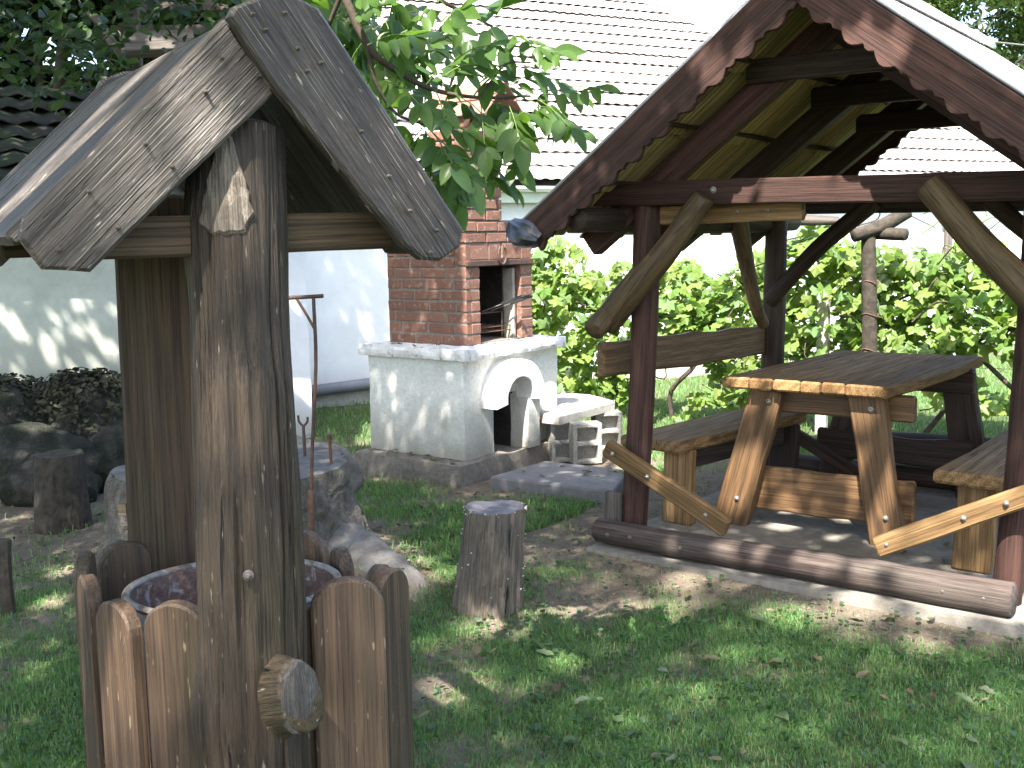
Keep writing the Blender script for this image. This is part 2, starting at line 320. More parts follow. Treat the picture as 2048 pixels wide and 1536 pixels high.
M_WAL2 = leafmat('walnut_leaf_mass', [(.065, .125, .03), (.085, .16, .034), (.105, .185, .04), (.07, .135, .055)], .55, .38, 'isl')
M_CAN = leafmat('canopy_leaf', [(.08, .14, .05), (.12, .19, .065)], .62, .45, 'isl')
M_VINE = leafmat('vine_leaf', [(.12, .21, .05), (.18, .28, .065), (.24, .32, .085), (.16, .27, .12), (.22, .26, .06)], .5, .34)
M_VINES = leafmat('vine_leaf_mass', [(.11, .19, .045), (.18, .275, .06), (.24, .32, .085), (.15, .25, .11), (.22, .25, .06)], .52, .34, 'isl')
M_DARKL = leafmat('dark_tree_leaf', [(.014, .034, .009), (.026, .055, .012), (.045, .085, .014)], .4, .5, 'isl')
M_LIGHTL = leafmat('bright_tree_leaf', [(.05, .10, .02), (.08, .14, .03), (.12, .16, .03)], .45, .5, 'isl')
M_SPRUCE = leafmat('spruce_needles', [(.022, .042, .018), (.04, .065, .024), (.07, .085, .03)], .2, .6, 'isl')
M_GRASS = leafmat('grass_blades', [(.085, .20, .06), (.115, .25, .078), (.15, .27, .085), (.23, .24, .12)], .35, .5, 'isl')
M_WEED = leafmat('weed_leaves', [(.03, .075, .025), (.05, .10, .03), (.04, .085, .04)], .3, .5, 'isl')
M_FALL = leafmat('fallen_leaf', [(.07, .11, .045), (.10, .145, .06), (.19, .165, .085), (.13, .085, .045), (.12, .16, .10)], .25, .6)
M_MOSSL = leafmat('dead_ivy_litter', [(.012, .012, .006), (.03, .032, .012), (.05, .045, .025)], .1, .8, 'isl')
M_TWIG = grainy('twig_bark', (.03, .022, .015), (.07, .052, .036), 40, .8, .4)
M_STALK = grainy('leaf_stalk', (.08, .12, .03), (.12, .16, .05), 40, .6, .1)
M_TRUNK = grainy('tree_bark', (.06, .05, .04), (.14, .12, .095), 14, .9, .8)
M_BRAMB = grainy('old_vine_wood', (.035, .028, .022), (.09, .07, .055), 20, .85, .7)

# ------------------------------------------------------------------ ground
def dens_bare(x, y):
    """how bare (0 grass .. 1 soil) the ground is at x, y"""
    p = V((x, y, 0)); d = p-G0; s, t = d.dot(S), d.dot(B); b = 0.0
    if -.6 < s < 2.6 and -.5 < t < 2.5: b = max(b, 1.15 - abs(min(0, t+.17))*3.0 if t < 0 else .9)
    if s < -.0 and s > -.5 and t > -.1: b = max(b, .4)
    q = p-C0; a, bb = q.dot(A), q.dot(B)
    dd = max(-.4-a if a < -.4 else 0, a-1.3 if a > 1.3 else 0, -bb if bb < 0 else 0, bb-1.4 if bb > 1.4 else 0); dd = max(dd, 0)
    b = max(b, 1.0 - dd*2.4)
    for cx, cy, r, k in ((-1.35, 5.17, 1.0, 1.1), (-.55, 4.7, .45, .9), (-.45, 3.6, .42, .85), (-.6, 2.5, .9, 1.0), (-.1, 4.35, .3, .8), (-2.6, 6.3, 1.9, 1.0), (-2.2, 4.0, .8, .8), (.35, 4.5, .5, .75), (.9, 4.5, .35, .55), (-1.35, 7.6, .8, 1.0)):
        dd = math.hypot(x-cx, y-cy)/r; b = max(b, k*(1.25-dd) if dd > .25 else k)
    b += .12+.62*mnoise.noise(V((x*2.3, y*2.3, 4.2))) + .22*mnoise.noise(V((x*7, y*7, 1.2)))
    if y > 7.6 and x > -1: b -= .6
    return max(0, min(1, b))
def ground_h(x, y):
    h = .012*mnoise.noise(V((x*1.1, y*1.1, 0))) + .006*mnoise.noise(V((x*5, y*5, 2)))
    h += .07*math.exp(-(((x+.55)/.28)**2+((y-4.75)/.3)**2)) + .10*math.exp(-((math.hypot(x+1.35, y-5.17)/.85)**4))
    h += .05*math.exp(-(((x+2.6)/1.0)**2+((y-6.2)/1.0)**2))
    d = V((x, y, 0))-G0; s_, t_ = d.dot(S), d.dot(B)
    if -.6 < s_ < 2.6 and t_ < .3: h += .050*math.exp(-((min(0, t_+.17))/.22)**2)*min(1, max(0, (s_+.6)/.5))*min(1, max(.25, 1.25-s_*.45))
    return h - .012
xs = np.concatenate([[-400, -150, -60, -25, -12], np.arange(-7, 7.01, .07), [12, 25, 60, 150, 400]]); ys = np.concatenate([[-400, -100, -30, -8, -2], np.arange(.8, 13, .07), [16, 25, 60, 150, 500]])
nx, ny = len(xs), len(ys); gv = np.zeros((nx*ny, 3)); gb = np.zeros(nx*ny)
for j, y in enumerate(ys):
    for i, x in enumerate(xs):
        near = -7.1 < x < 7.1 and .7 < y < 13.1; k = j*nx+i
        gv[k] = (x, y, ground_h(x, y) if near else -.012); gb[k] = dens_bare(x, y) if near else .1
ii, jj = np.meshgrid(np.arange(nx-1), np.arange(ny-1)); b0 = (jj*nx+ii).ravel()
gme = npmesh('ground', gv, np.stack([b0, b0+1, b0+1+nx, b0+nx], 1).ravel(), np.full(len(b0), 4))
at = gme.attributes.new('bare', 'FLOAT', 'POINT'); at.data.foreach_set('value', gb.astype(np.float32))
def groundmat():
    m, nt, b, out = newmat('soil_and_turf'); q = NT(nt); v = q.coords((1, 1, 1), False)
    soil = q.ramp(q.noise(v, 22, 8, .65), [(.3, (.085, .066, .047)), (.7, (.20, .16, .12))]); soil = q.mix(q.ramp(q.noise(v, 3, 4), [(.4, 0.0), (.7, .7)]), soil, (.16, .135, .105))
    turf = q.ramp(q.noise(v, 45, 6), [(.3, (.04, .06, .022)), (.7, (.085, .105, .042))])
    a = q.n('ShaderNodeAttribute', attribute_name='bare'); fac = q.ramp(q.math('ADD', a.outputs['Fac'], q.math('MULTIPLY', q.math('SUBTRACT', q.noise(v, 14, 5), .5), .6)), [(.3, 0.0), (.65, 1.0)])
    q.l(q.mix(fac, turf, soil), b.inputs['Base Color']); b.inputs['Roughness'].default_value = .95; b.inputs['Specular IOR Level'].default_value = .2
    q.l(q.bump(q.math('ADD', q.noise(v, 30, 8, .7), q.math('MULTIPLY', q.noise(v, 130, 3), .4)), .9, .02), b.inputs['Normal']); return m
link('ground', gme, groundmat(), smooth=True, kind='structure')

# ------------------------------------------------------------------ main house
hs = root('house', hz(4, -3, 0), 'long white house with pale tiled roof behind the vines', 'house')
link('wall', gridbox(hz(-.6, -6, -.1), HD*13.6, HN*6, Z*2.12, 76, 6, 10, .012, 1.5, 3), M_WALL, hs)
link('plinth', gridbox(hz(-.598, -.2, -.1), HD*13.6, HN*.235, Z*.27, 76, 2, 2, .012, 3, 5), M_CONCL, hs)
PIT = math.radians(36); RD = (-HN*math.cos(PIT)+Z*math.sin(PIT)); RNM = (HN*math.sin(PIT)+Z*math.cos(PIT)); CRS = .262
E0 = hz(0, .18, 2.06)
def courses(parent, origin, along, upslope, nrm, rows, x0f, x1f, step, wave, amp, mat, name, sag=.012, seed=0, gap=.028):
    for r in range(rows):
        x0, x1 = x0f(r), x1f(r); n = max(4, int((x1-x0)/wave*4)); prof = [(.05, gap*.8), (.0, gap), (-.0, gap+.011), (step*1.12, .004)]
        vv = np.zeros((n+1, 4, 3)); off = random.uniform(0, wave)
        for i in range(n+1):
            x = x0+(x1-x0)*i/n; wv = amp*math.cos(2*math.pi*(x+off)/wave); sg = sag*mnoise.noise(V((x*.35, r*.4+seed, 3))) ; jj2 = .006*mnoise.noise(V((math.floor((x+off)/wave*.5)*3.3, r*7.1, seed)))
            for k, (u, h) in enumerate(prof):
                p = origin + along*x + upslope*(r*step+u+jj2+ (wv*.35 if k < 3 else 0)) + nrm*(h+wv+sg); vv[i, k] = p
        idx = []
        for i in range(n):
            for k in range(3): a = i*4+k; idx += [a, a+4, a+5, a+1]
        me = npmesh('course', vv.reshape(-1, 3), np.array(idx), np.full(n*3, 4)); link(name, me, mat, parent)
courses(hs, E0, HD, RD, RNM, 22, lambda r: -.75, lambda r: 10.2-r*.24, CRS, .13, .007, M_TILE, 'tile_course', gap=.03)
link('roof_deck', gridbox(E0-RNM*.07, HD*15.5-HD*5.5, RD*5.7, RNM*.03, 4, 4, 1, .0, 1, 1), M_SCRAP, hs) if False else None
# closed roof body below the tiles (ridge and far slope)
rv = [E0+HD*-.74-RNM*.05, E0+HD*10.15-RNM*.05, E0+HD*4.9+RD*5.75-RNM*.05, E0+HD*-.74+RD*5.75-RNM*.05, hz(-.74, -9.3, 2), hz(10.0, -9.3, 2)]
link('roof_body', mesh('rb', rv, [(0, 1, 2, 3), (3, 2, 5, 4), (1, 5, 2), (0, 3, 4), (0, 4, 5, 1)]), M_DTILE, hs)
def tube(p, q, r, seg=12):
    m = frame(p, q, V((.31, .2, .9)) if abs((q-p).normalized().z) < .9 else V((1, 0, 0))); L = (q-p).length
    R = [[V((x, math.cos(2*math.pi*j/seg)*r, math.sin(2*math.pi*j/seg)*r)) for j in range(seg)] for x in (0, L)]
    v, f = rings(R); return mesh('tube', v, f), m
# half round gutter
R = []
for x in np.linspace(-.7, 10.2, 30):
    R.append([hz(x, .13+.065+.06*math.cos(a), 2.02+.06*math.sin(a)) for a in np.linspace(-.1, -math.pi+.1, 7)] + [hz(x, .13+.065+.054*math.cos(a), 2.02+.054*math.sin(a)) for a in np.linspace(-math.pi+.1, -.1, 7)])
v, f = rings(R); link('gutter', mesh('g', v, f), M_GUT, hs, smooth=True)
me, m = board(hz(-.6, .12, 1.93), hz(10.1, .12, 1.93), HN, .14, .025, 20); link('fascia', me, M_GUT, hs, m)
me, m = tube(hz(-.6, .08, .128), hz(2.6, .08, .30), .055, 16); link('drain_pipe', me, M_PIPE, hs, m, smooth=True)
me, m = tube(hz(7.9, .06, .4), hz(7.9, .06, 1.9), .05, 12); link('downpipe', me, M_SCRAP, hs, m, smooth=True)

# ------------------------------------------------------------------ old house on the left
LC = V((-1.575, 8.52, 0))
def lz(x, n, z): return LC - HD*x + HN*n + Z*z
oh = root('cottage', lz(3, -1.5, 0), 'low old cottage with grimy white wall and dark mossy tiled roof', 'house')
link('wall', gridbox(lz(8, -2.6, -.1), HD*8, HN*2.6, Z*2.0, 40, 10, 12, .03, 1.2, 8), M_WALLO, oh)
link('corner_pilaster', gridbox(lz(.62, -.4, -.1), HD*.626, HN*.412, Z*1.98, 6, 5, 14, .012, 1.5, 8), M_WALL, oh)  # paler limewash here, for the brighter end of the wall
P2 = math.radians(27); RD2 = (-HN*math.cos(P2)+Z*math.sin(P2)); RN2 = (HN*math.sin(P2)+Z*math.cos(P2))
courses(oh, lz(0, .32, 1.80), -HD, RD2, RN2, 8, lambda r: .12, lambda r: 8, .27, .2, .016, M_DTILE, 'tile_course', .02, 4)
e0 = lz(0, .32, 1.78)
rv = [e0+HD*.02, e0-HD*8, e0-HD*8+RD2*2.15, e0+HD*.02+RD2*2.15, lz(8, -3.4, 1.8), lz(0, -3.4, 1.8)]
link('roof_body', mesh('rb', rv, [(0, 3, 2, 1), (3, 5, 4, 2), (0, 5, 3), (1, 2, 4), (0, 1, 4, 5)]), M_DTILE, oh)
for x in (2.1, 3.25, 4.4, 5.55, 6.7):
    rp = e0+RD2*2.17+RN2*.04
    R = []
    for k in range(3):
        xx = x+k*.56
        R.append([rp - HD*xx + (-HN*math.sin(a)*-.13 if False else HN*(math.sin(a)*.14)) + Z*(math.cos(a)*.09-.03+random.uniform(-.004, .004)) for a in np.linspace(-1.5, 1.5, 7)] + [rp - HD*xx + HN*(math.sin(a)*.13) + Z*(math.cos(a)*.08-.03) for a in np.linspace(1.5, -1.5, 7)])
    v, f = rings(R); link('ridge_cap', mesh('c', v, f), M_ZINC, oh)

# ------------------------------------------------------------------ fireplace
fp = root('fireplace', fz(.45, .55, 0), 'outdoor brick barbecue fireplace with chimney on a whitewashed base', 'fireplace')
link('foundation_slab', gridbox(fz(-.0, 0, -.12), A*.92, B*1.12, Z*.247, 14, 16, 4, .006, 6, 1), M_CONC, fp)
# whitewashed body with a wood store opening on the right-hand face
b0_, b1_, a0_, a1_, zt0, zt1 = .145, 1.19, .075, .89, .125, .765
def wallpiece(bl, bh, zl, zh, al=a0_, ah=a1_, nb=6, nzz=6, sd=0): return gridbox(fz(al, bl, zl), A*(ah-al), B*(bh-bl), Z*(zh-zl), 8, nb, nzz, .007, 7, sd)
OB0, OB1, OZ = .45, .70, .50
# body: U of walls around a deep niche, joined into one mesh
def join(ms):
    v = []; f = []
    for me in ms:
        o = len(v); v += [x.co.copy() for x in me.vertices]; f += [tuple(i+o for i in p.vertices) for p in me.polygons]
    return mesh('joined', v, f)
link('body', join([wallpiece(b0_, OB0, zt0, zt1, sd=1), wallpiece(OB1, b1_, zt0, zt1, sd=2), wallpiece(OB0-.012, OB1+.012, OZ, zt1-.004, a0_+.004, sd=3), wallpiece(OB0-.012, OB1+.012, zt0, OZ, .55, a1_-.004, sd=4)]), M_PLAST, fp)
link('dark_niche_lining', join([gridbox(fz(.53, OB0+.002, .128), A*.018, B*(OB1-OB0-.004), Z*.37, 3, 4, 5, .003, 9, 2), gridbox(fz(.13, OB1-.006, .128), A*.4, B*.016, Z*.37, 5, 2, 5, .003, 9, 5), gridbox(fz(.13, OB0-.01, .128), A*.4, B*.016, Z*.37, 5, 2, 5, .003, 9, 8), gridbox(fz(.11, OB0, OZ-.008), A*.43, B*(OB1-OB0), Z*.012, 4, 4, 1, .002, 9, 7)]), M_SOOTDK, fp)  # near-black panels added to darken the inside of the niche
# arched hood standing out from the face
hb, hzc = .585, .505
R = []
for a in np.linspace(math.radians(-10), math.radians(190), 19):
    def hp(r, out): return fz(a0_+.01-out, hb-math.cos(a)*r*1.08+.004*nz(a, 3, 3), hzc-.02+math.sin(a)*r + .004*nz(a, 5, 4))
    R.append([hp(.135, 0), hp(.135, .13), hp(.142, .137), hp(.243, .137), hp(.25, .13), hp(.25, 0)])
v, f = rings(R); link('arch_hood', mesh('hood', v, f), M_WHITE, fp)
link('ledge_slab', gridbox(fz(.015, .085, .765), A*.91, B*1.135, Z*.068, 44, 54, 3, .008, 14, 6), M_LEDGE, fp)
link('jamb_block', gridbox(fz(-.02, .70, .125), A*.10, B*.13, Z*.34, 3, 3, 6, .007, 8, 9), M_PLAST, fp)
# brick firebox
FA0, FA1, FB0, FB1, FZ0 = .175, .845, .313, 1.035, .833
OPB0, OPB1, OPZ = .455, .905, 1.335
def mbox(a_, b_, c_, d_, e_, f_): return gridbox(fz(a_, c_, e_), A*(b_-a_), B*(d_-c_), Z*(f_-e_), 3, 3, 3, .001, 6, 2)
q_ = .0045
link('mortar_core', join([mbox(FA0+q_, FA1, FB0+q_, OPB0-q_*.5, FZ0, 1.5), mbox(FA0+q_, FA1, OPB1+q_*.5, FB1-q_, FZ0, 1.5), mbox(FA0+q_+.001, FA1-.001, OPB0-q_, OPB1+q_, OPZ+.012, 1.499), mbox(FA1-.11, FA1-.002, OPB0-q_, OPB1+q_, FZ0, OPZ+.012)]), M_MORT, fp)
link('soot_lining', join([mbox(FA0+.10, FA1-.112, OPB0-.005, OPB0+.008, FZ0+.01, OPZ), mbox(FA1-.125, FA1-.112, OPB0, OPB1, FZ0+.01, OPZ), mbox(FA0+.03, FA1-.112, OPB0, OPB1, OPZ-.004, OPZ+.008), mbox(FA0+.16, FA1-.112, OPB1-.012, OPB1, FZ0+.01, OPZ)]), M_SOOTDK, fp)
link('ash_floor', gridbox(fz(FA0+.01, OPB0, .826), A*.5, B*(OPB1-OPB0), Z*.016, 10, 10, 1, .004, 14, 3), M_CONC, fp)
BM = []
def brick_mesh(l, h, d, i):
    return boxm(l, h, d, .005, .0022)
bcache = {}
def brick(center, xdir, l, h, depth, nrm):
    key = (round(l, 2), round(h, 3), depth, random.randint(0, 3))
    if key not in bcache: bcache[key] = brick_mesh(round(l, 2), h, depth, 0); bcache[key].materials.append(M_BRICK)
    tw = random.uniform(-.012, .012); x = (xdir + Z*tw).normalized(); y = nrm.cross(x)
    link('brick', bcache[key], None, fp, basis(center + nrm*random.uniform(-.002, .003), x, y, nrm))
BH, JT = .059, .0125
def course_row(fac, lo, hi, z, off, L=.21, h=BH, depth=.05, skip=None):
    """fac 0: left face (runs along A at b=FB0); 1: right face (runs along B at a=FA0)"""
    x = lo - off
    while x < hi-.01:
        s0, s1 = max(lo, x), min(hi, x+L); x += L+JT
        if s1-s0 < .035: continue
        if fac == 0: brick(fz((s0+s1)/2, lf0[1]+depth/2, z+h/2), A, s1-s0, h, depth, -B)
        else: brick(fz(lf0[0]+depth/2, (s0+s1)/2, z+h/2), B, s1-s0, h, depth, S)
lf0 = (FA0, FB0); z = FZ0+.004; n = 0
while z+BH < OPZ+.002:
    course_row(0, FA0, FA1, z, [.0, .11, .05, .13][n % 4])
    course_row(1, FB0+.052, OPB0, z, 0, .3); course_row(1, OPB1, FB1, z, 0, .3)
    z += BH+JT; n += 1
zl = z
me, m = board(fz(FA0-.006, FB0-.0, zl+.018), fz(FA0-.006, FB1+.0, zl+.018), S, .036, .02, 3, .003, .001); link('lintel_bar', me, M_IRON, fp, m)
course_row(0, FA0+.09, FA1, zl-.005, .06); course_row(0, FA0+.09, FA1, zl+BH+JT-.005, .15)
z = zl+.038
# row of bricks set on edge above the opening
brick(fz(FA0+.042, FB0+.025, zl+.07), A, .085, .125, .05, -B)
x = FB0
for l in (.235, .125, .20, .12):
    brick(fz(FA0+.025, x+l/2, z+.052), B, l, .10, .05, S); x += l+.012
z = zl+.038+.112
# sloping mortar shoulders, then the stack
SH = z
def stack(z, nrow, a1, b1, hgt=BH):
    global lf0
    for k in range(nrow):
        course_row(0, FA0, a1, z, [.04, .15][k % 2]); course_row(1, FB0+.052 if False else FB0, b1, z, [0, .1][k % 2]); z += BH+JT
    return z
lf0 = (FA0-.003, FB0-.003)
link('stack_core', join([mbox(FA0+.01, .60, FB0+.01, .93, SH-.02, SH+.142), mbox(FA0+.011, .47, FB0+.011, .69, SH+.13, 2.16)]), M_MORT, fp)
z = stack(SH, 2, .60, .935)
z = stack(z, 8, .475, .70)
ZT = z
# open cap: four little piers and two slopes of tile
for a_ in (FA0+.03, .43):
    for b_ in (FB0+.035, .66): brick(fz(a_, b_, ZT+.045), B, .07, .09, .07, S)
ridge_b, rz_ = .505, ZT+.285
for sgn in (-1, 1):
    nrm = (B*sgn*math.sin(.75)+Z*math.cos(.75)).normalized(); dn = (B*sgn*math.cos(.75)-Z*math.sin(.75)).normalized()
    for r_ in range(2):
        for i in range(3):
            p0 = fz(.065+i*.185, ridge_b, rz_-.02) + dn*(.0+r_*.135) + nrm*(.012*(1-r_))
            me, m = board(p0, p0+dn*.165, nrm, .178, .016, 3, .004, .002); link('cap_tile', me, M_CTILE, fp, m)
link('cap_gable', mesh('gab', [fz(FA0-.01, FB0+.0, ZT+.09), fz(FA0-.01, .70, ZT+.09), fz(FA0-.01, ridge_b, rz_-.045), fz(FA0+.03, FB0, ZT+.09), fz(FA0+.03, .70, ZT+.09), fz(FA0+.03, ridge_b, rz_-.045)], [(0, 1, 2), (5, 4, 3), (0, 3, 4, 1), (1, 4, 5, 2), (2, 5, 3, 0)]), M_PLAST, fp)
# grey plate standing in the opening
me, m = board(fz(FA0+.03, .845, .84), fz(FA0+.03, .845, 1.31), -B, .0, .012) if False else board(fz(FA0+.075, OPB1-.035, .838), fz(FA0+.075, OPB1-.035, 1.315), B, .085, .028, 3); link('side_plate', me, M_PLATE, fp, m)
# horseshoe on the lintel
hs_pts = []
for a in np.linspace(math.radians(-55), math.radians(235), 15): hs_pts.append(fz(FA0-.022, .672+math.cos(a)*.042, 1.405-math.sin(a)*.062))
def wirelog(pts, r, seg=8): return log(pts, [r]*len(pts), seg, 2, .0, cap=r*.5)
me, m = wirelog(hs_pts, .008); ho = link('horseshoe', me, M_IRON, None, m, smooth=True, label='rusty horseshoe hanging on the lintel above the firebox opening', cat='horseshoe')
# hinged hand grill left in the firebox
gr = root('hand_grill', fz(FA0+.2, .62, 1.06), 'wire hand grill with two dark handles resting in the firebox opening', 'grill')
bars = []
for i in range(9):
    bb = OPB0+.02+i*.042; bars.append(wirelog([fz(FA0+.12, bb, 1.02), fz(FA0+.5, bb, 1.03)], .003, 6))
for a_ in (.12, .3, .5): bars.append(wirelog([fz(FA0+a_, OPB0+.01, 1.02), fz(FA0+a_, OPB0+.37, 1.02)], .004, 6))
def joinw(L):
    v = []; f = []
    for me, m in L:
        o = len(v); v += [m @ x.co for x in me.vertices]; f += [tuple(i+o for i in p.vertices) for p in me.polygons]
    return mesh('joined', v, f)
for zz_ in (.93, .90):
    for i in range(5): bars.append(wirelog([fz(FA0+.06+i*.07, OPB0+.01, zz_), fz(FA0+.06+i*.07, OPB1-.05, zz_)], .0035, 6))
bars.append(wirelog([fz(FA0+.05, OPB0+.02, .85), fz(FA0+.05, OPB0+.02, 1.12)], .004, 6)); bars.append(wirelog([fz(FA0+.07, OPB1-.13, .86), fz(FA0+.07, OPB1-.13, 1.03)], .004, 6))
link('grate', joinw(bars), M_IRON, gr)
for k, (bb, zz) in enumerate(((.70, 1.03), (.80, 1.03))):
    me, m = wirelog([fz(FA0+.14, bb-.05, zz), fz(FA0-.02, bb, zz+.06)], .004, 6); link('rod', me, M_BOLT, gr, m)
    me, m = log([fz(FA0-.0, bb-.006, zz+.053), fz(FA0-.13, bb+.035, zz+.098)], [.013, .014], 10, 3, 0); link('handle', me, M_PLASTIC, gr, m, smooth=True)

# flat concrete slab in front of the fireplace and cinder block table
me = gridbox(V((0, 0, -.1)), V((1, 0, 0)), V((0, 1, 0)), V((0, 0, 1)), 12, 12, 2, .0, 5, 5)
def prism(pts, z0, z1, mat, name, parent=None, amp=.004, **k):
    n = 8; P = []
    for i in range(len(pts)):
        a, b = pts[i], pts[(i+1) % len(pts)]
        for j in range(n): P.append(a.lerp(b, j/n))
    P = [p + V((amp*mnoise.noise(p*6), amp*mnoise.noise(p*6+V((9, 0, 0))), 0)) for p in P]; c = sum(P, V())/len(P)
    R = [[V((p.x, p.y, z0)) for p in P], [V((p.x, p.y, z1-.012)) for p in P], [V((*(p+(c-p)*.02).xy, z1)) for p in P]]
    v, f = rings(R); return link(name, mesh('prism', v, f), mat, parent, **k)
prism([fz(-.155, .094, 0), fz(-.165, .67, 0), fz(-.78, .70, 0), fz(-1.0, .152, 0)], -.1, .066, M_STEP, 'stepping_slab', amp=.003, label='flat dark concrete slab on the ground in front of the brick fireplace', cat='slab')
tb = root('block_table', fz(-.13, 1.2, 0), 'low table of hollow grey cinder blocks under a thin concrete slab', 'table')
prism([fz(-.165, .85, 0), fz(-.14, 1.60, 0), fz(.20, 1.80, 0), fz(.56, 1.74, 0), fz(.52, 1.25, 0), fz(.062, 1.205, 0), fz(.062, .87, 0)], .275, .34, M_CONCL, 'table_slab', tb, .008)
def cinder(p, xd, yd):
    """hollow block standing on end: two cells open along yd"""
    L, Hh, Wd, t = .20, .275, .12, .028; ms = []
    def bx(x0, x1, z0, z1): ms.append(gridbox(p+xd*x0+Z*z0, xd*(x1-x0), yd*Wd, Z*(z1-z0), 4, 3, 5, .003, 15, 3))
    bx(0, t, 0, Hh); bx(L-t, L, 0, Hh); bx(t-.002, L-t+.002, 0, t); bx(t-.002, L-t+.002, Hh-t, Hh-.002); bx(t-.002, L-t+.002, Hh/2-t/2, Hh/2+t/2)
    ms.append(gridbox(p+yd*(Wd*.55)+xd*.002+Z*.002, xd*(L-.004), yd*(Wd*.4), Z*(Hh-.004), 4, 2, 5, .002, 15, 3)); link('hollow_block', join(ms), M_CINDER, tb)
XD = V((.97, .22, 0)).normalized(); YD = V((-.22, .97, 0)).normalized()
cinder(fz(-.225, .92, 0), XD, YD); cinder(fz(-.06, .90, 0), XD, YD); cinder(fz(-.10, 1.40, 0), XD, YD); cinder(fz(.36, 1.50, 0), XD, YD)

# ------------------------------------------------------------------ gazebo
link('patio', join([gridbox(gz(-.06, -.15, -.1), S*2.1, B*2.28, Z*.16, 40, 40, 3, .006, 4, 4)]), M_SLABP, kind='structure')
ga = root('gazebo', gz(.95, .9, .06), 'open timber gazebo with scalloped bargeboards and shingled gable roof', 'gazebo')
def GP(name, mm, mat, **k): return link(name, mm[0], mat, ga, mm[1], smooth=k.pop('smooth', False), **k)
# posts
def gpost(s, t, s2, r0, r1, z1, mat=M_RED): return GP('post', log([gz(s, t, .06), gz((s+s2)/2+.01, t, z1*.5), gz(s2, t, z1)], [r0, (r0+r1)/2, r1], 16, 8, .07), mat, smooth=True)
gpost(.055, .1, .14, .064, .062, 1.66); gpost(1.735, .1, 1.80, .056, .06, 1.66)
gpost(-.03, 1.87, .015, .072, .066, 1.66, M_DARKW); gpost(1.80, 1.87, 1.78, .068, .062, 1.66, M_DARKW)  # rear posts darker than the front pair, shade put into the colour
GP('post_foot', board(gz(-.02, .035, .06), gz(-.015, .035, .30), -B, .09, .03, 3), M_SCRAP)
# beams
fb = GP('beam', board(gz(-.12, .06, 1.705), gz(2.1, .06, 1.66), -B, .108, .07, 14, .006, .004), M_RED)
lb = GP('lintel_board', board(gz(.075, .13, 1.60), gz(.87, .13, 1.605), -B, .088, .05, 8, .006, .004), M_BENCH)
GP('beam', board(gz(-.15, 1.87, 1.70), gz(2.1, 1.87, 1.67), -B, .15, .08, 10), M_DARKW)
GP('wall_plate', log([gz(-.02, -.25, 1.585), gz(-.02, 1.0, 1.575), gz(-.02, 2.2, 1.58)], [.055, .06, .055], 12), M_DARKW, smooth=True)
GP('wall_plate', log([gz(1.9, -.25, 1.62), gz(1.9, 1.0, 1.62), gz(1.9, 2.2, 1.62)], [.055, .06, .055], 12), M_DARKW, smooth=True)
# braces (bent round poles)
GP('brace', log([gz(-.03, -.005, 1.105), gz(.12, -.02, 1.26), gz(.30, -.02, 1.44), gz(.47, .0, 1.67)], [.062, .066, .058, .052], 14, 6, .08), M_BRACE, smooth=True)
GP('brace', log([gz(1.90, .0, 1.13), gz(1.77, -.015, 1.30), gz(1.60, -.01, 1.47), gz(1.42, .0, 1.68)], [.06, .062, .06, .056], 14, 6, .08), M_BRACE, smooth=True)
GP('brace', log([gz(-.02, -.12, 1.085), gz(.02, .2, 1.30), gz(.03, .55, 1.60)], [.052, .052, .05], 12), M_BRACE, smooth=True)
GP('brace', log([gz(.055, 1.60, .99), gz(.065, 1.46, 1.12), gz(.055, 1.36, 1.35), gz(.05, 1.25, 1.62)], [.034, .038, .045, .055], 12), M_BRACE, smooth=True)
GP('brace', log([gz(.0, 1.81, 1.11), gz(.3, 1.79, 1.42), gz(.62, 1.80, 1.68)], [.045, .048, .05], 12, 6, .05), M_DARKW, smooth=True)
GP('brace', log([gz(1.62, 1.85, 1.33), gz(1.40, 1.82, 1.5), gz(1.22, 1.82, 1.66)], [.045, .05, .05], 12), M_DARKW, smooth=True)
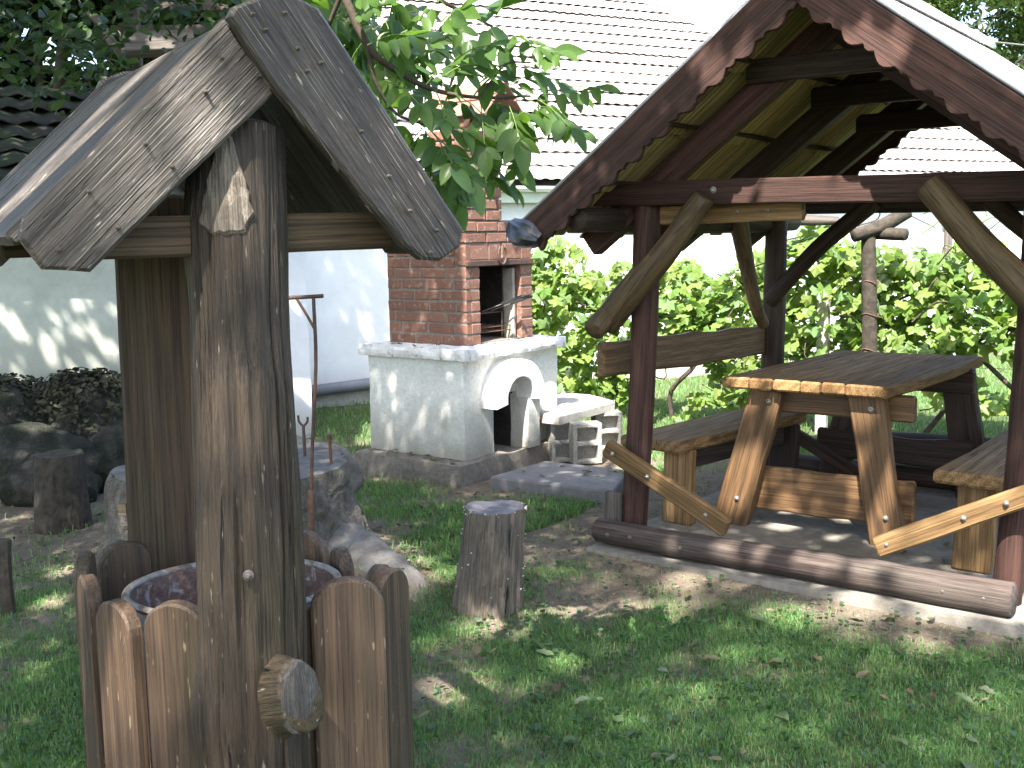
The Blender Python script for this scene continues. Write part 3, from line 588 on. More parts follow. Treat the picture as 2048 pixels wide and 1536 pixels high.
# roof
RC, RZ0, SL = 1.0, 2.542, math.atan(.745)
def roofp(side, d, t, h=0.0):
    """side -1 left, +1 right; d metres down the slope from the ridge; h above the plane of the bargeboards' top edge"""
    return gz(RC + side*(d*math.cos(SL) + h*math.sin(SL)), t, RZ0 - d*math.sin(SL) + h*math.cos(SL))
RL = 1.29/math.cos(SL); RT0, RT1 = -.28, 2.35
for sd in (-1, 1):
    nrm = (S*sd*math.sin(SL)+Z*math.cos(SL)).normalized(); dn = (S*sd*math.cos(SL)-Z*math.sin(SL)).normalized()
    # scalloped bargeboards, front and back
    for t_ in (RT0-.0, RT1+.0):
        top = [(0.0 + i*RL/14, 0) for i in range(15)]; bot = []
        N = int(RL/.0165)
        for i in range(N+1):
            x = RL - i*RL/N; ph = (x/.155) % 1.0
            sc = .030*abs(math.sin(math.pi*min(1, ph/.68))) if ph < .68 else .014*abs(math.sin(math.pi*(ph-.68)/.32))
            bot.append((x, -.135-sc))
        top[0] = (-.0, 0); bot[-1] = (.165/math.tan(SL)*.0+.11, bot[-1][1])
        me = outline(top+bot, .028, .003)
        m = basis(roofp(sd, 0, t_ - (.0 if sd < 0 else .0)), dn, nrm, dn.cross(nrm)); GP('bargeboard', (me, m), M_RED)
    # rafters and shingles between them
    for t_ in (.12, .95, 1.80):
        GP('rafter', board(roofp(sd, .03 if sd < 0 else .05, t_ + (.0 if sd < 0 else .002), -.155), roofp(sd, RL-.02, t_, -.155), nrm, .075, .12, 10, .006, .004), M_DARKW if t_ > .5 else M_RED)  # rafters further back take the darker wood, shade by colour
    rows = [(.0, .50), (.40, .90), (.80, 1.30), (1.18, RL+.03)]
    for r_, (d0, d1) in enumerate(rows):
        t_ = RT0+.035
        while t_ < RT1-.02:
            wd = min(random.uniform(.10, .17), RT1-.015-t_)
            if wd > .03:
                h = -.045; jl = random.uniform(-.03, .03)
                GP('shingle', board(roofp(sd, d0+jl if r_ else d0+.005, t_+wd/2, h+.012+random.uniform(-.003, .003)), roofp(sd, d1+jl, t_+wd/2, h-.008+random.uniform(-.004, .004)), nrm, wd-.006, .014, 3, .003, .003), M_SHING)
            t_ += wd
    for d_ in (.44, .85, 1.24):
        pts = [roofp(sd, d_+random.uniform(-.012, .012), RT0+.04+k*(RT1-RT0-.08)/7, -.068) for k in range(8)]; GP('gap_shade_strip', log(pts, [random.uniform(.008, .015) for _ in range(8)], 7, 3, .3), M_DARKW)  # dark strips added for the shaded gaps between shingle rows
    # corrugated sheet on top
    n = 60; vv = []
    NP = 118
    for i in range(NP+1):
        t_ = RT0-.004 + (RT1-RT0+.008)*i/NP; hh = .010+.006*math.cos(i*math.pi/2)
        for (d_, k) in ((0, 0), (RL+.05, 0), (RL+.05, -.006), (0, -.006)): vv.append(roofp(sd, d_, t_, hh+k))
    fcs = []
    for i in range(NP):
        for j in range(4): a_ = i*4+j; b_ = i*4+(j+1) % 4; fcs.append((a_, b_, b_+4, a_+4))
    fcs += [(3, 2, 1, 0), (NP*4, NP*4+1, NP*4+2, NP*4+3)]
    GP('roof_sheet', (mesh('sheet', vv, fcs), Matrix()), M_ROOFS, smooth=True)
for t_, zz in ((.12, 2.185), (.95, 2.155), (1.80, 2.10)):
    hw = (RZ0-.14-zz)/.745+.07; GP('collar_tie', board(gz(RC-hw, t_-.055, zz), gz(RC+hw, t_-.055, zz), -B, .10, .035, 6), M_DARKW)
R = []
for t_ in np.linspace(RT0-.03, RT1+.03, 12): R.append([gz(RC+math.sin(a)*.09, t_, RZ0-.02+math.cos(a)*.07+.008*nz(t_, 2, 3)) for a in np.linspace(-1.5, 1.5, 9)]+[gz(RC+math.sin(a)*.08, t_, RZ0-.03+math.cos(a)*.06) for a in np.linspace(1.5, -1.5, 9)])
v, f = rings(R); GP('ridge_cap', (mesh('rc', v, f), Matrix()), M_ROOFS, smooth=True)
# wrapped end of the eave on the left
vv = []; ff = []
bm_me, bm_m = log([gz(-.36, RT0+.01, 1.565), gz(-.30, RT0-.01, 1.535), gz(-.24, RT0-.02, 1.515), gz(-.19, RT0-.02, 1.50)], [.035, .058, .056, .03], 18, 6, .45, seed=3.3); GP('eave_wrap', (bm_me, bm_m), M_PLASTIC)
# back rests, bottom log, diagonal boards
GP('backrest', board(gz(-.06, .0, .93), gz(-.04, 1.80, .88), -S, .175, .045, 12, .01, .018), M_ORNG)
GP('backrest', board(gz(1.86, .0, .93), gz(1.86, 1.85, .90), S, .175, .045, 12, .01, .014), M_ORNG)
bl = GP('sill_log', log([gz(-.05, -.05, .127), gz(.5, -.05, .122), gz(1.1, -.05, .125), gz(1.79, -.06, .125)], [.054, .06, .065, .066], 18, 8, .09), M_REDL, smooth=True)
GP('sill_log', log([gz(-.1, 1.95, .12), gz(.9, 1.95, .12), gz(1.9, 1.95, .12)], [.055, .06, .06], 14), M_DARKW, smooth=True)
GP('rear_rail', log([gz(.65, 1.98, .30), gz(1.2, 1.98, .31), gz(1.85, 1.98, .32)], [.06, .065, .065], 12), M_DARKW, smooth=True)
d1 = GP('diagonal_board', board(gz(-.02, -.015, .525), gz(.61, -.03, .225), -B, .088, .042, 8, .008, .004), M_BENCH)
d2 = GP('diagonal_board', board(gz(1.265, -.03, .238), gz(1.86, -.015, .545), -B, .085, .042, 8, .008, .004), M_BENCH)
GP('inner_diagonal', board(gz(.10, 1.70, .40), gz(.62, 1.80, .10), -B, .08, .04, 5), M_DARKW)
def bolt(p, nrm, r, parent, name='bolt', mat=M_BOLT):
    x = nrm.orthogonal().normalized(); y = nrm.cross(x); R = []
    for rr, hh in ((r*1.35, -.002), (r*1.35, .002), (r*.95, .003), (r*.9, .007), (r*.45, .0105)): R.append([p + x*(math.cos(a)*rr)+y*(math.sin(a)*rr)+nrm*hh for a in np.linspace(0, 2*math.pi, 10, endpoint=False)])
    v, f = rings(R); return link(name, mesh('bolt', v, f), mat, parent)
for s_, zz in ((.504, 1.70), (1.413, 1.666)): bolt(gz(s_, .024, zz), -B, .011, fb)
for s_, zz in ((.03, .50), (.215, .413), (.51, .273)): bolt(gz(s_, -.045-.004*s_, zz), -B, .0085, d1)
for s_, zz in ((1.31, .262), (1.60, .41), (1.75, .488)): bolt(gz(s_, -.046, zz), -B, .0085, d2)
for s_, zz in ((.04, .13), (.16, .135), (.42, .125), (1.55, .13), (1.70, .13)): bolt(gz(s_, -.112, zz), -B, .008, bl, 'bolt', M_NAIL)
for s_, zz in ((.145, 1.61), (.36, 1.60), (.58, 1.605), (.72, 1.607)): bolt(gz(s_, .103, zz), -B, .006, lb, 'nail', M_BOLT)
bolt(gz(.0, -.068, 1.135), -B, .008, ga, 'bolt', M_NAIL)

# ------------------------------------------------------------------ table and benches
pt = root('picnic_table', gz(.72, 1.2, .06), 'heavy varnished picnic table of thick planks under the gazebo', 'table')
edges = [0.30, .445, .56, .70, .80, .915, 1.12]; TB, TF = 2.02, .55
for i in range(6):
    e0_, e1_ = edges[i]+.0045, edges[i+1]-.0045
    pts = []; nseg = 12
    for k in range(nseg+1):
        t_ = TF + (TB-TF)*k/nseg; u = (t_-TF)/(TB-TF); sh_ = .07*u
        wv = .025*math.sin(u*4.2) if i == 5 else 0; pts.append((t_, e1_+sh_+wv+(.0 if i < 5 else .012*nz(t_, 9, 4))))
    for k in range(nseg, -1, -1):
        t_ = TF + (TB-TF)*k/nseg; u = (t_-TF)/(TB-TF); pts.append((t_, e0_+.07*u+(.012*nz(t_, 4, 4) if i == 0 else 0)))
    fj = random.uniform(-.008, .01); pts = [(x+(fj if x < .6 else 0), y) for x, y in pts]
    # local: X along the plank (B), Y across (S reversed), Z up
    me = outline([(x-TF, -y) for x, y in pts], .056, .009); link('top_plank', me, M_TABLE, pt, basis(gz(0, TF, .79+random.uniform(-.002, .002)), B, -S, Z))
def tleg(s0, s1, t_, mat, wd=.165):
    me, m = board(gz(s0, t_, .06), gz(s1, t_, .765), -B, wd, .07, 8, .009, .012); return link('leg', me, mat, pt, m)
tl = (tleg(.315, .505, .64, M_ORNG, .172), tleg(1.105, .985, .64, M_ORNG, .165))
tleg(.40, .58, 1.80, M_DARKW); tleg(1.20, 1.09, 1.80, M_DARKW, .17)  # rear legs in a darker wood, their shade put into the colour
for t_, mt, zz, w_ in ((.69, M_ORNG, .25, .215), (1.75, M_DARKW, .30, .15)):
    me, m = board(gz(.33, t_+.02, zz), gz(1.20, t_+.02, zz), -B, w_, .045, 10, .01, .02); link('stretcher', me, mt, pt, m)
    me, m = board(gz(.40, t_+.02, .70), gz(1.19, t_+.02, .70), -B, .12, .05, 8, .008, .005); link('cross_rail', me, M_ORNG if t_ < 1 else M_DARKW, pt, m)  # rear rail and stretcher darkened by colour likewise
for s_, zz in ((.52, .70), (1.02, .70), (.36, .20), (1.10, .20)): bolt(gz(s_, .602, zz), -B, .010, tl[s_ > .8])
def bench(label, c4, legs, zt=.50):
    b_ = root('bench', gz((c4[0][0]+c4[1][0])/2, 1.0, .06), label, 'bench', None)
    (a0, t0), (a1, t1), (a2, t2), (a3, t3) = c4; n = 12
    R1 = [(t1+(t2-t1)*k/n, a1+(a2-a1)*k/n + .014*nz(k*.2, a0*9+1, 2)) for k in range(n+1)]; L1 = [(t0+(t3-t0)*k/n, a0+(a3-a0)*k/n + .012*nz(k*.2, a0*9+5, 2)) for k in range(n, -1, -1)]
    me = outline([(x-t0, -y) for x, y in R1+L1], .058, .012); link('seat', me, M_BENCH, b_, basis(gz(0, t0, zt-.03), B, -S, Z))
    for (s_, t_, dk) in legs:
        me, m = board(gz(s_, t_, .06), gz(s_+.01, t_, zt-.055), -B, .16, .06, 6, .008, .008); link('leg', me, M_DARKW if dk else M_BENCH, b_, m)  # rear leg darker than the front one, shade by colour
    me, m = board(gz(legs[0][0], legs[0][1]+.05, .38), gz(legs[1][0], legs[1][1]-.05, .38), Z, .05, .10, 6); link('rail', me, M_DARKW, b_, m)
bench('left bench under the gazebo, between the fireplace side post and the table', [(-.20, .42), (.17, .37), (.33, 1.58), (-.04, 1.62)], [(.09, .50, 0), (.24, 1.48, 1)])
bench('right bench under the gazebo, cut by the right edge of the photo', [(1.37, .38), (1.79, .34), (1.80, 1.8), (1.40, 1.78)], [(1.52, .46, 0), (1.58, 1.6, 1)])

# ------------------------------------------------------------------ wishing well
we = root('wishing_well', V((-.62, 2.3, 0)), 'rustic wooden wishing well with plank roof and round-topped pickets', 'wishing well')
def WP(name, mm, mat, **k): return link(name, mm[0], mat, we, mm[1], smooth=k.pop('smooth', False), **k)
# front trunk post with knot scar and stub
crk = [(random.uniform(-3.1, 3.1), random.uniform(.05, 1.2), random.uniform(.25, .9), random.uniform(.008, .015), random.uniform(.0020, .0046), random.uniform(0, 50)) for _ in range(34)]
def post_relief(x, a, r0):
    h = .0016*mnoise.noise(V((x*5, a*14, 1.3)))+.0012*mnoise.noise(V((x*9, a*34, 4.4)))+.004*mnoise.noise(V((x*3.2, a*4, 9.1)))
    for a0, xs_, ln, dp, wd, sd in crk:
        u = (x-xs_)/ln
        if 0 < u < 1:
            th = a0+.10*mnoise.noise(V((x*2.2, sd, 0)))+.02*mnoise.noise(V((x*14, sd, 3))); da = math.atan2(math.sin(a-th), math.cos(a-th))*r0
            w_ = wd*(.35+.65*math.sin(math.pi*u))
            if abs(da) < w_*3: h -= dp*math.sin(math.pi*u)**.5*math.exp(-(da/w_)**2)
    return h
me, m = log([V((-.467, 1.90, -.05)), V((-.478, 1.90, .55)), V((-.472, 1.91, 1.0)), V((-.478, 1.935, 1.35)), V((-.474, 1.955, 1.60)), V((-.470, 1.965, 1.70))], [.098, .096, .092, .083, .082, .080], 230, 34, .05, seed=4.4, relief=post_relief, knots=((1.56, 0, .10, .010), (1.30, 2.2, .06, .008), (.72, .5, .08, .014)))
fpst = WP('post', (me, m), M_POST, smooth=True)
def patch(cen, nrm, w_, h_, mat, name, parent, dep=.02, seed=1, upv=Z):
    """uneven cut face: a low domed disc of wood"""
    y = (upv-nrm*upv.dot(nrm)).normalized(); x = y.cross(nrm); R = []
    for rr, d in ((1.0, -dep), (1.03, -.004), (.97, .0), (.6, .003), (.25, .005)):
        R.append([cen + x*(math.cos(a)*rr*w_*(1+.16*nz(a*1.0, seed, 1.3)))+y*(math.sin(a)*rr*h_*(1+.22*nz(a, seed+3, 1.6)))+nrm*(d+.004*nz(a*2, seed+rr*5, 1)) for a in np.linspace(0, 2*math.pi, 30, endpoint=False)])
    v, f = rings(R)
    mi = basis(cen, y, -x, nrm); mv = [mi.inverted() @ p for p in v]
    return link(name, mesh('patch', mv, f), mat, parent, mi)
tri0 = [(-.047, -.068), (-.02, -.088), (.03, -.082), (.043, -.05), (.035, .0), (.012, .072), (.0, .09), (-.012, .06), (-.032, -.01)]
tri = []
for i in range(len(tri0)):
    (xa, ya), (xb, yb) = tri0[i], tri0[(i+1) % len(tri0)]
    for k in range(5): u = k/5; x = xa+(xb-xa)*u; y = ya+(yb-ya)*u; tri.append((x+.005*nz(y*40+x*20, 3, 2), y+.005*nz(x*40-y*30, 5, 2)))
R = []
for k, dr in ((1.06, -.010), (1.0, .001), (.93, .0065), (.7, .006), (.45, .0075), (.2, .006), (.03, .006)):
    ring = []
    for x, y in tri:
        x, y = x*k, y*k; zz = 1.603+y; a = -math.pi/2+x/.084; r0 = .0865+dr+.003*mnoise.noise(V((x*60, y*60, 2)))
        ring.append(V((-.474+math.cos(a)*r0, 1.935+(zz-1.35)*.085+math.sin(a)*r0, zz)))
    R.append(ring)
v, f = rings(R); f.pop(-2); mi = basis(V((-.474, 1.87, 1.603)), Z, V((-1, 0, 0)), V((0, -1, 0)))
link('knot_scar', mesh('scar', [mi.inverted() @ p for p in v], f), M_SCAR, fpst, mi)
st = log([V((-.455, 1.89, .68)), V((-.418, 1.855, .71)), V((-.392, 1.826, .72)), V((-.372, 1.804, .725))], [.052, .05, .046, .042], 30, 8, .22, seed=8.8, flat=1.6)
sto = link('branch_stub', st[0], M_POST, fpst, st[1], smooth=True)
patch(V((-.368, 1.799, .727)), V((.72, -.69, .03)).normalized(), .038, .066, M_CUTF, 'cut_face', we, .02, 4)
# back board post
WP('post', board(V((-.862, 2.65, -.05)), V((-.848, 2.655, 1.62)), V((.27, -.96, 0)), .185, .06, 10, .008, .004), M_BACKP)
link('sunlit_bit', boxm(.02, .02, .03, .003), M_PALE, we, Matrix.Translation(V((-.952, 2.62, .865))))  # pale block added for the sunlit bit on the post edge
# roof: plank verges in front and back, decks between
LP = [(-.02, 1.862), (.045, 1.775), (.058, 1.748), (-.255, 1.463), (-.322, 1.469), (-.352, 1.515), (-.345, 1.546)]
RP = [(-.022, 1.862), (-.012, 1.88), (.04, 1.902), (.09, 1.905), (.134, 1.890), (.402, 1.522), (.395, 1.49), (.352, 1.464), (.315, 1.468), (.276, 1.495), (.05, 1.755)]
def gable(d, P, T, name, mat=M_ROOFW):
    cx = sum(p[0] for p in P)/len(P); cy = sum(p[1] for p in P)/len(P)
    a = V((P[-3][0]-P[-1][0] if False else 1, 0)); ang = math.atan2(1, 1) if P is LP else -math.radians(54)
    ca, sa = math.cos(ang), math.sin(ang); xd = WG*ca+Z*sa; yd = -WG*sa+Z*ca
    loc = [((x-cx)*ca+(y-cy)*sa, -(x-cx)*sa+(y-cy)*ca) for x, y in P]
    dense = []
    for i in range(len(loc)):
        p, q2 = loc[i], loc[(i+1) % len(loc)]; L = math.hypot(q2[0]-p[0], q2[1]-p[1]); k = max(1, int(L/.03))
        for j in range(k):
            x = p[0]+(q2[0]-p[0])*j/k; y = p[1]+(q2[1]-p[1])*j/k
            dense.append((x+.0022*nz(x*7+y*3, 2, 4), y+.0022*nz(x*5-y*4, 6, 4)))
    me = outline(dense, T, .006); return WP(name, (me, basis(wz(cx, d, cy), xd, yd, xd.cross(yd))), mat)
vl = gable(.005, LP, .030, 'verge_board'); vr = gable(-.020, RP, .032, 'verge_board')
gable(.86, LP, .03, 'verge_board'); gable(.885, RP, .03, 'verge_board')
lu = V((-.723, -.691)); ln = V((-.691, .723)); ru = V((.585, -.811)); rn2 = V((.811, .585))
def deck(side, i, d0, wd, name='deck_plank'):
    u, nn = (lu, ln) if side < 0 else (ru, rn2); o = V((-.018, 1.856)) if side < 0 else V((.125, 1.885))
    p2 = o + u*(.0) - nn*.012; q2 = o + u*(.475+random.uniform(-.012, .02)) - nn*.012
    h = random.uniform(-.006, .008)
    p = wz(p2.x, d0+wd/2, p2.y+h); q = wz(q2.x, d0+wd/2, q2.y+h); nrm = WG*nn.x+Z*nn.y
    WP(name, board(p, q, nrm, wd-.004, .026, 14, .006, .007), M_ROOFW)
d = .022; i = 0
for wd in (.115, .135, .12, .14, .13, .125, .06):
    deck(-1, i, d, wd); deck(1, i, d, wd); d += wd; i += 1
WP('ridge_board', board(wz(.0, -.0, 1.835), wz(.0, .88, 1.835), WG, .05, .04, 5), M_SCRAP)
for d in (.10, .80): WP('tie_beam', board(wz(-.262, d, 1.513), wz(.315, d, 1.523), -WD, .068, .04, 8, .005, .004), M_BACKP)
for px, pz in ((-.03, 1.80), (-.16, 1.66), (-.25, 1.585), (.03, 1.775), (-.30, 1.497), (-.12, 1.625), (-.21, 1.53), (-.06, 1.745)):
    bolt(wz(px, -.011, pz), -WD, .0027, vl, 'nail', M_NAIL)
for px, pz in ((.015, 1.868), (.07, 1.875), (.035, 1.845), (.13, 1.80), (.105, 1.785), (.20, 1.69), (.25, 1.615), (.29, 1.555), (.345, 1.52), (.33, 1.48), (.09, 1.82)):
    bolt(wz(px, -.0375, pz), -WD, .0027, vr, 'nail', M_NAIL)
bolt(V((-.452, 1.806, .945)), V((.1, -.99, .05)).normalized(), .007, fpst, 'nail', M_NAIL)
# pickets with round tops
WC = V((-.60, 2.30, 0))
def picket(x, y, zt, wd, face=None, T=.032, mat=M_PICK):
    nrm = V((x, y, 0))-WC; nrm.z = 0; nrm.normalize()
    if face is not None: nrm = V((math.sin(math.radians(face)), -math.cos(math.radians(face)), 0))
    L = zt+.05; pts = [(0, -wd/2), (L-wd*.42, -wd/2)]
    for a in np.linspace(-90, 90, 13)[1:-1]: pts.append((L-wd*.42+wd*.42*math.cos(math.radians(a)), wd/2*math.sin(math.radians(a))))
    pts += [(L-wd*.42, wd/2), (0, wd/2)]
    me = outline(pts, T, .005); WP('picket', (me, basis(V((x, y, -.05)), Z, nrm.cross(Z), nrm)), mat)
picket(-.315, 1.985, .882, .136, 14); picket(-.252, 2.09, .866, .13, 68); picket(-.29, 2.26, .822, .125, 80); picket(-.40, 2.46, .805, .125, 112); picket(-.505, 2.60, .808, .125, 145)
picket(-.81, 2.665, .79, .14, 190); picket(-.945, 2.575, .797, .135, 222); picket(-.655, 2.69, .78, .12, 180)
picket(-.975, 2.42, .816, .13, 283); picket(-.885, 2.21, .826, .13, 300); picket(-.775, 2.07, .818, .135, 318); picket(-.635, 1.985, .842, .125, 347); picket(-.485, 2.0, .85, .12, 0); picket(-.40, 1.99, .83, .05, 6, .03, M_BACKP)
WP('inner_hoop', (lambda mm: mm)(log([V((-.60+math.cos(a)*.285, 2.30+math.sin(a)*.285, .45)) for a in np.linspace(.2, 6.0, 18)], [.012]*18, 8, 2, 0)), M_IRON)
# rusty drum inside the ring
dr = root('metal_drum', V((-.607, 2.3, .2)), 'rusty white enamel drum standing inside the ring of pickets', 'drum')
tilt = Matrix.Translation(V((-.607, 2.3, .775))) @ Matrix.Rotation(math.radians(-2.5), 4, 'X')
def ringp(r, z, n=48): return [tilt @ V((math.cos(2*math.pi*j/n)*r, math.sin(2*math.pi*j/n)*r, z)) for j in range(n)]
v, f = rings([ringp(.205, -.45), ringp(.212, -.2), ringp(.218, -.012)], False); link('outer_wall', mesh('d', v, f), M_DRUMO, dr, smooth=True)
v, f = rings([ringp(.214, -.008), ringp(.209, -.1), ringp(.205, -.25), ringp(.2, -.36), ringp(.1, -.37), ringp(.001, -.372)], False); link('inner_wall', mesh('d', v, f), M_DRUM, dr, smooth=True)
v, f = rings([ringp(.2225+.0085*math.cos(a), .0085*math.sin(a)-.004) for a in np.linspace(0, 2*math.pi, 9)], False); link('rim', mesh('d', v, f), M_DRUMR, dr, smooth=True)

# ------------------------------------------------------------------ stumps, stones, irons
def stump_mesh(cx, cy, prof, seg, amp, fsc, seed, lean=(0, 0), lobes=0, crack=0.0):
    """prof: list of (z, r); bark relief by noise; returns side mesh, top mesh (world)"""
    R = []; zt = prof[-1][0]
    zs = []
    for (z0, r0), (z1, r1) in zip(prof, prof[1:]):
        k = max(2, int((z1-z0)/.012)); zs += [(z0+(z1-z0)*i/k, r0+(r1-r0)*i/k) for i in range(k)]
    zs.append(prof[-1])
    for z, r in zs:
        ring = []
        for j in range(seg):
            a = 2*math.pi*j/seg; ca, sa = math.cos(a), math.sin(a)
            k = 1 + .05*mnoise.noise(V((ca*1.3, sa*1.3, seed))) + lobes*max(0, 1-z/max(zt, .01)*1.6)*mnoise.noise(V((ca*2.2, sa*2.2, seed+5)))
            k += amp*mnoise.noise(V((ca*fsc, sa*fsc, z*fsc*.7/.5+seed)))
            if crack: 
                cr = abs(mnoise.noise(V((ca*fsc*.9, sa*fsc*.9, z*5+seed*2)))); k -= crack*max(0, 1-cr*11)
            ring.append(V((cx+ca*r*k+lean[0]*z/zt, cy+sa*r*k+lean[1]*z/zt, z+ (.012*mnoise.noise(V((ca*2, sa*2, seed+8))) if z > zt-.02 else 0))))
        R.append(ring)
    v, f = rings(R, False); top = R[-1]; c = sum(top, V())/len(top)
    T = [[c+(p-c)*k + V((0, 0, .010*mnoise.noise(V((p.x*9*k, p.y*9*k, seed))) + .004*(k < 1))) for p in top] for k in (1.0, .93, .75, .5, .25, .03)]
    v2, f2 = rings(T, False); f2.append(tuple(range(len(v2)-seg, len(v2)))); return mesh('side', v, f), mesh('top', v2, f2)
bs = root('tree_stump', V((-1.35, 5.17, 0)), 'huge weathered grey tree stump behind the wishing well with irons stuck in it', 'tree stump')
sd_, tp_ = stump_mesh(-1.35, 5.17, [(-.05, .72), (.08, .64), (.25, .575), (.42, .555), (.46, .545)], 150, .05, 4.5, 3.1, (0, 0), .25, .035)
link('trunk_side', sd_, M_BARK, bs, smooth=False); link('cut_top', tp_, M_CUT, bs)
# root running out to the right
me, m = log([V((-.85, 4.98, .10)), V((-.68, 4.83, .07)), V((-.53, 4.68, .035)), V((-.40, 4.58, -.02))], [.16, .13, .11, .06], 20, 7, .3, flat=.7); link('root', me, M_ROCK, bs, m, smooth=True)
ss = root('short_stump', V((-.1, 4.42, 0)), 'short upright log stump with white fungus edges standing on the lawn', 'tree stump')
sd_, tp_ = stump_mesh(-.115, 4.43, [(-.03, .150), (.06, .142), (.2, .133), (.405, .126)], 90, .035, 7, 9.7, (.035, .02), .1, .03)
def toM(me, M_):
    mi = M_.inverted()
    for q2 in me.vertices: q2.co = mi @ q2.co
    return me
MS = frame(V((-.115, 4.43, 0)), V((-.08, 4.45, .4)), V((0, -1, 0)))
link('trunk_side', toM(sd_, MS), M_STUMP, ss, MS); link('cut_top', tp_, M_STUMPT, ss)
fv = []; ffc = []
def blob(p, r):
    o = len(fv)
    for d in ((1, 0, 0), (0, 1, 0), (-1, 0, 0), (0, -1, 0), (0, 0, .7), (0, 0, -.7)): fv.append(p+V(d)*r*random.uniform(.7, 1.2))
    for a, b in ((0, 1), (1, 2), (2, 3), (3, 0)): ffc.append((o+a, o+b, o+4)); ffc.append((o+b, o+a, o+5))
for k in range(75):
    a = random.choice([random.gauss(0.0, .25), random.gauss(3.3, .28), random.uniform(0, 6.28)]); zz = random.uniform(.05, .41) if random.random() < .75 else .405
    r_ = .146-.045*zz+random.uniform(-.002, .004); blob(V((-.115+.035*zz/.4+math.cos(a)*r_, 4.43+.02*zz/.4+math.sin(a)*r_, zz)), random.uniform(.002, .006))
link('bracket_fungi', mesh('fungi', fv, ffc), M_FUNG, ss, kind='stuff')
ds = root('dark_stump', V((-2.40, 5.72, 0)), 'dark upright log in the shade by the mossy stones on the left', 'tree stump')
sd_, tp_ = stump_mesh(-2.40, 5.72, [(-.03, .15), (.2, .132), (.42, .125)], 60, .05, 6, 5.5, (0, 0), .1, .04); link('trunk_side', sd_, M_BARKD, ds); link('cut_top', tp_, M_BARKD, ds)
# dark edge post at the far left
me, m = log([V((-2.10, 4.40, -.02)), V((-2.105, 4.40, .16)), V((-2.10, 4.40, .31))], [.03, .028, .03], 10, 4, .1); link('stake', me, M_BARKD, None, m, label='thin dark stake at the left edge of the photo in front of the stones', cat='stake')
# mossy stones against the cottage
def stone(c, rx, ry, rz_, seed, mat=M_STONE, parent=None, name='stone', **k):
    n, mseg = 22, 30; R = []
    for i in range(1, n):
        ph = math.pi*i/n-math.pi/2; ring = []
        for j in range(mseg):
            a = 2*math.pi*j/mseg; d = V((math.cos(a)*math.cos(ph), math.sin(a)*math.cos(ph), math.sin(ph)))
            kk = 1+.22*mnoise.noise(d*1.3+V((seed, 0, 0)))+.10*mnoise.noise(d*3.5+V((0, seed, 0)))+.04*mnoise.noise(d*9+V((seed, 0, 2))); ring.append(c+V((d.x*rx*kk, d.y*ry*kk, d.z*rz_*kk)))
        R.append(ring)
    v, f = rings(R); return link(name, mesh('stone', v, f), mat, parent, smooth=True, **k)
sp = root('stone_heap', V((-2.9, 7.0, 0)), 'heap of dark mossy boulders covered in dead ivy against the cottage wall', 'stone heap')
for i, (x, y, z_, a, b_, c_) in enumerate(((-2.75, 7.0, .32, .46, .36, .36), (-3.25, 6.9, .36, .40, .4, .32), (-3.0, 6.55, .18, .5, .3, .26), (-2.5, 6.75, .15, .3, .3, .26), (-3.6, 6.5, .2, .45, .35, .33), (-2.2, 6.95, .08, .25, .25, .2), (-2.72, 6.3, .10, .3, .22, .2))): stone(V((x, y, z_)), a, b_, c_, i*3.3+1, parent=sp)
# dead ivy / litter on the boulders
def leaf_cloud(P, Nn, size, nverts='leaf', fold=.25, seed=1, aspect=.55, jit=.35):
    """P (n,3) centres, Nn (n,3) normals -> mesh data of small folded leaves (2 quads each)"""
    r = np.random.default_rng(seed); n = len(P); Nn = Nn/np.linalg.norm(Nn, axis=1, keepdims=True)
    t = r.normal(size=(n, 3)); t -= (t*Nn).sum(1, keepdims=True)*Nn; t /= np.linalg.norm(t, axis=1, keepdims=True); u = np.cross(Nn, t)
    s = np.asarray(size)*np.ones(n)*r.uniform(1-jit, 1+jit, n); s = s[:, None]; w_ = s*aspect
    base = P - t*s*.5; tip = P+t*s*.5 - Nn*s*.08; mid = P+Nn*s*.02; l = P+t*s*.05+u*w_*.5+Nn*s*fold*.4; rr = P+t*s*.05-u*w_*.5+Nn*s*fold*.4
    l0 = P-t*s*.28+u*w_*.36+Nn*s*fold*.25; r0 = P-t*s*.28-u*w_*.36+Nn*s*fold*.25; l1 = P+t*s*.3+u*w_*.34+Nn*s*fold*.2; r1 = P+t*s*.3-u*w_*.34+Nn*s*fold*.2
    v = np.stack([base, l0, l, l1, tip, r1, rr, r0, mid], 1).reshape(-1, 3); o = (np.arange(n)*9)[:, None]
    q4 = np.array([[0, 8, 2, 1], [8, 4, 3, 2], [0, 7, 6, 8], [8, 6, 5, 4]]).ravel()[None, :]
    return v, (o+q4).ravel(), np.full(n*4, 4)
pp = []; nn_ = []
for k in range(3200):
    a = random.uniform(0, 6.28); ph = random.uniform(.0, 1.4); d = V((math.cos(a)*math.cos(ph), math.sin(a)*math.cos(ph), math.sin(ph))); c, rx, ry, rz_ = random.choice([(V((-2.75, 7.0, .32)), .48, .38, .38), (V((-2.75, 7.0, .32)), .48, .38, .38), (V((-3.25, 6.9, .36)), .42, .42, .33)])
    pp.append(c+V((d.x*rx, d.y*ry, d.z*rz_))*random.uniform(.92, 1.1)); nn_.append(d+V((random.uniform(-.7, .7), random.uniform(-.7, .7), random.uniform(-.2, .9))))
v_, i_, k_ = leaf_cloud(np.array(pp), np.array(nn_), .04, seed=3); link('ivy_litter', npmesh('ivy', v_, i_, k_), M_MOSSL, sp, kind='stuff')
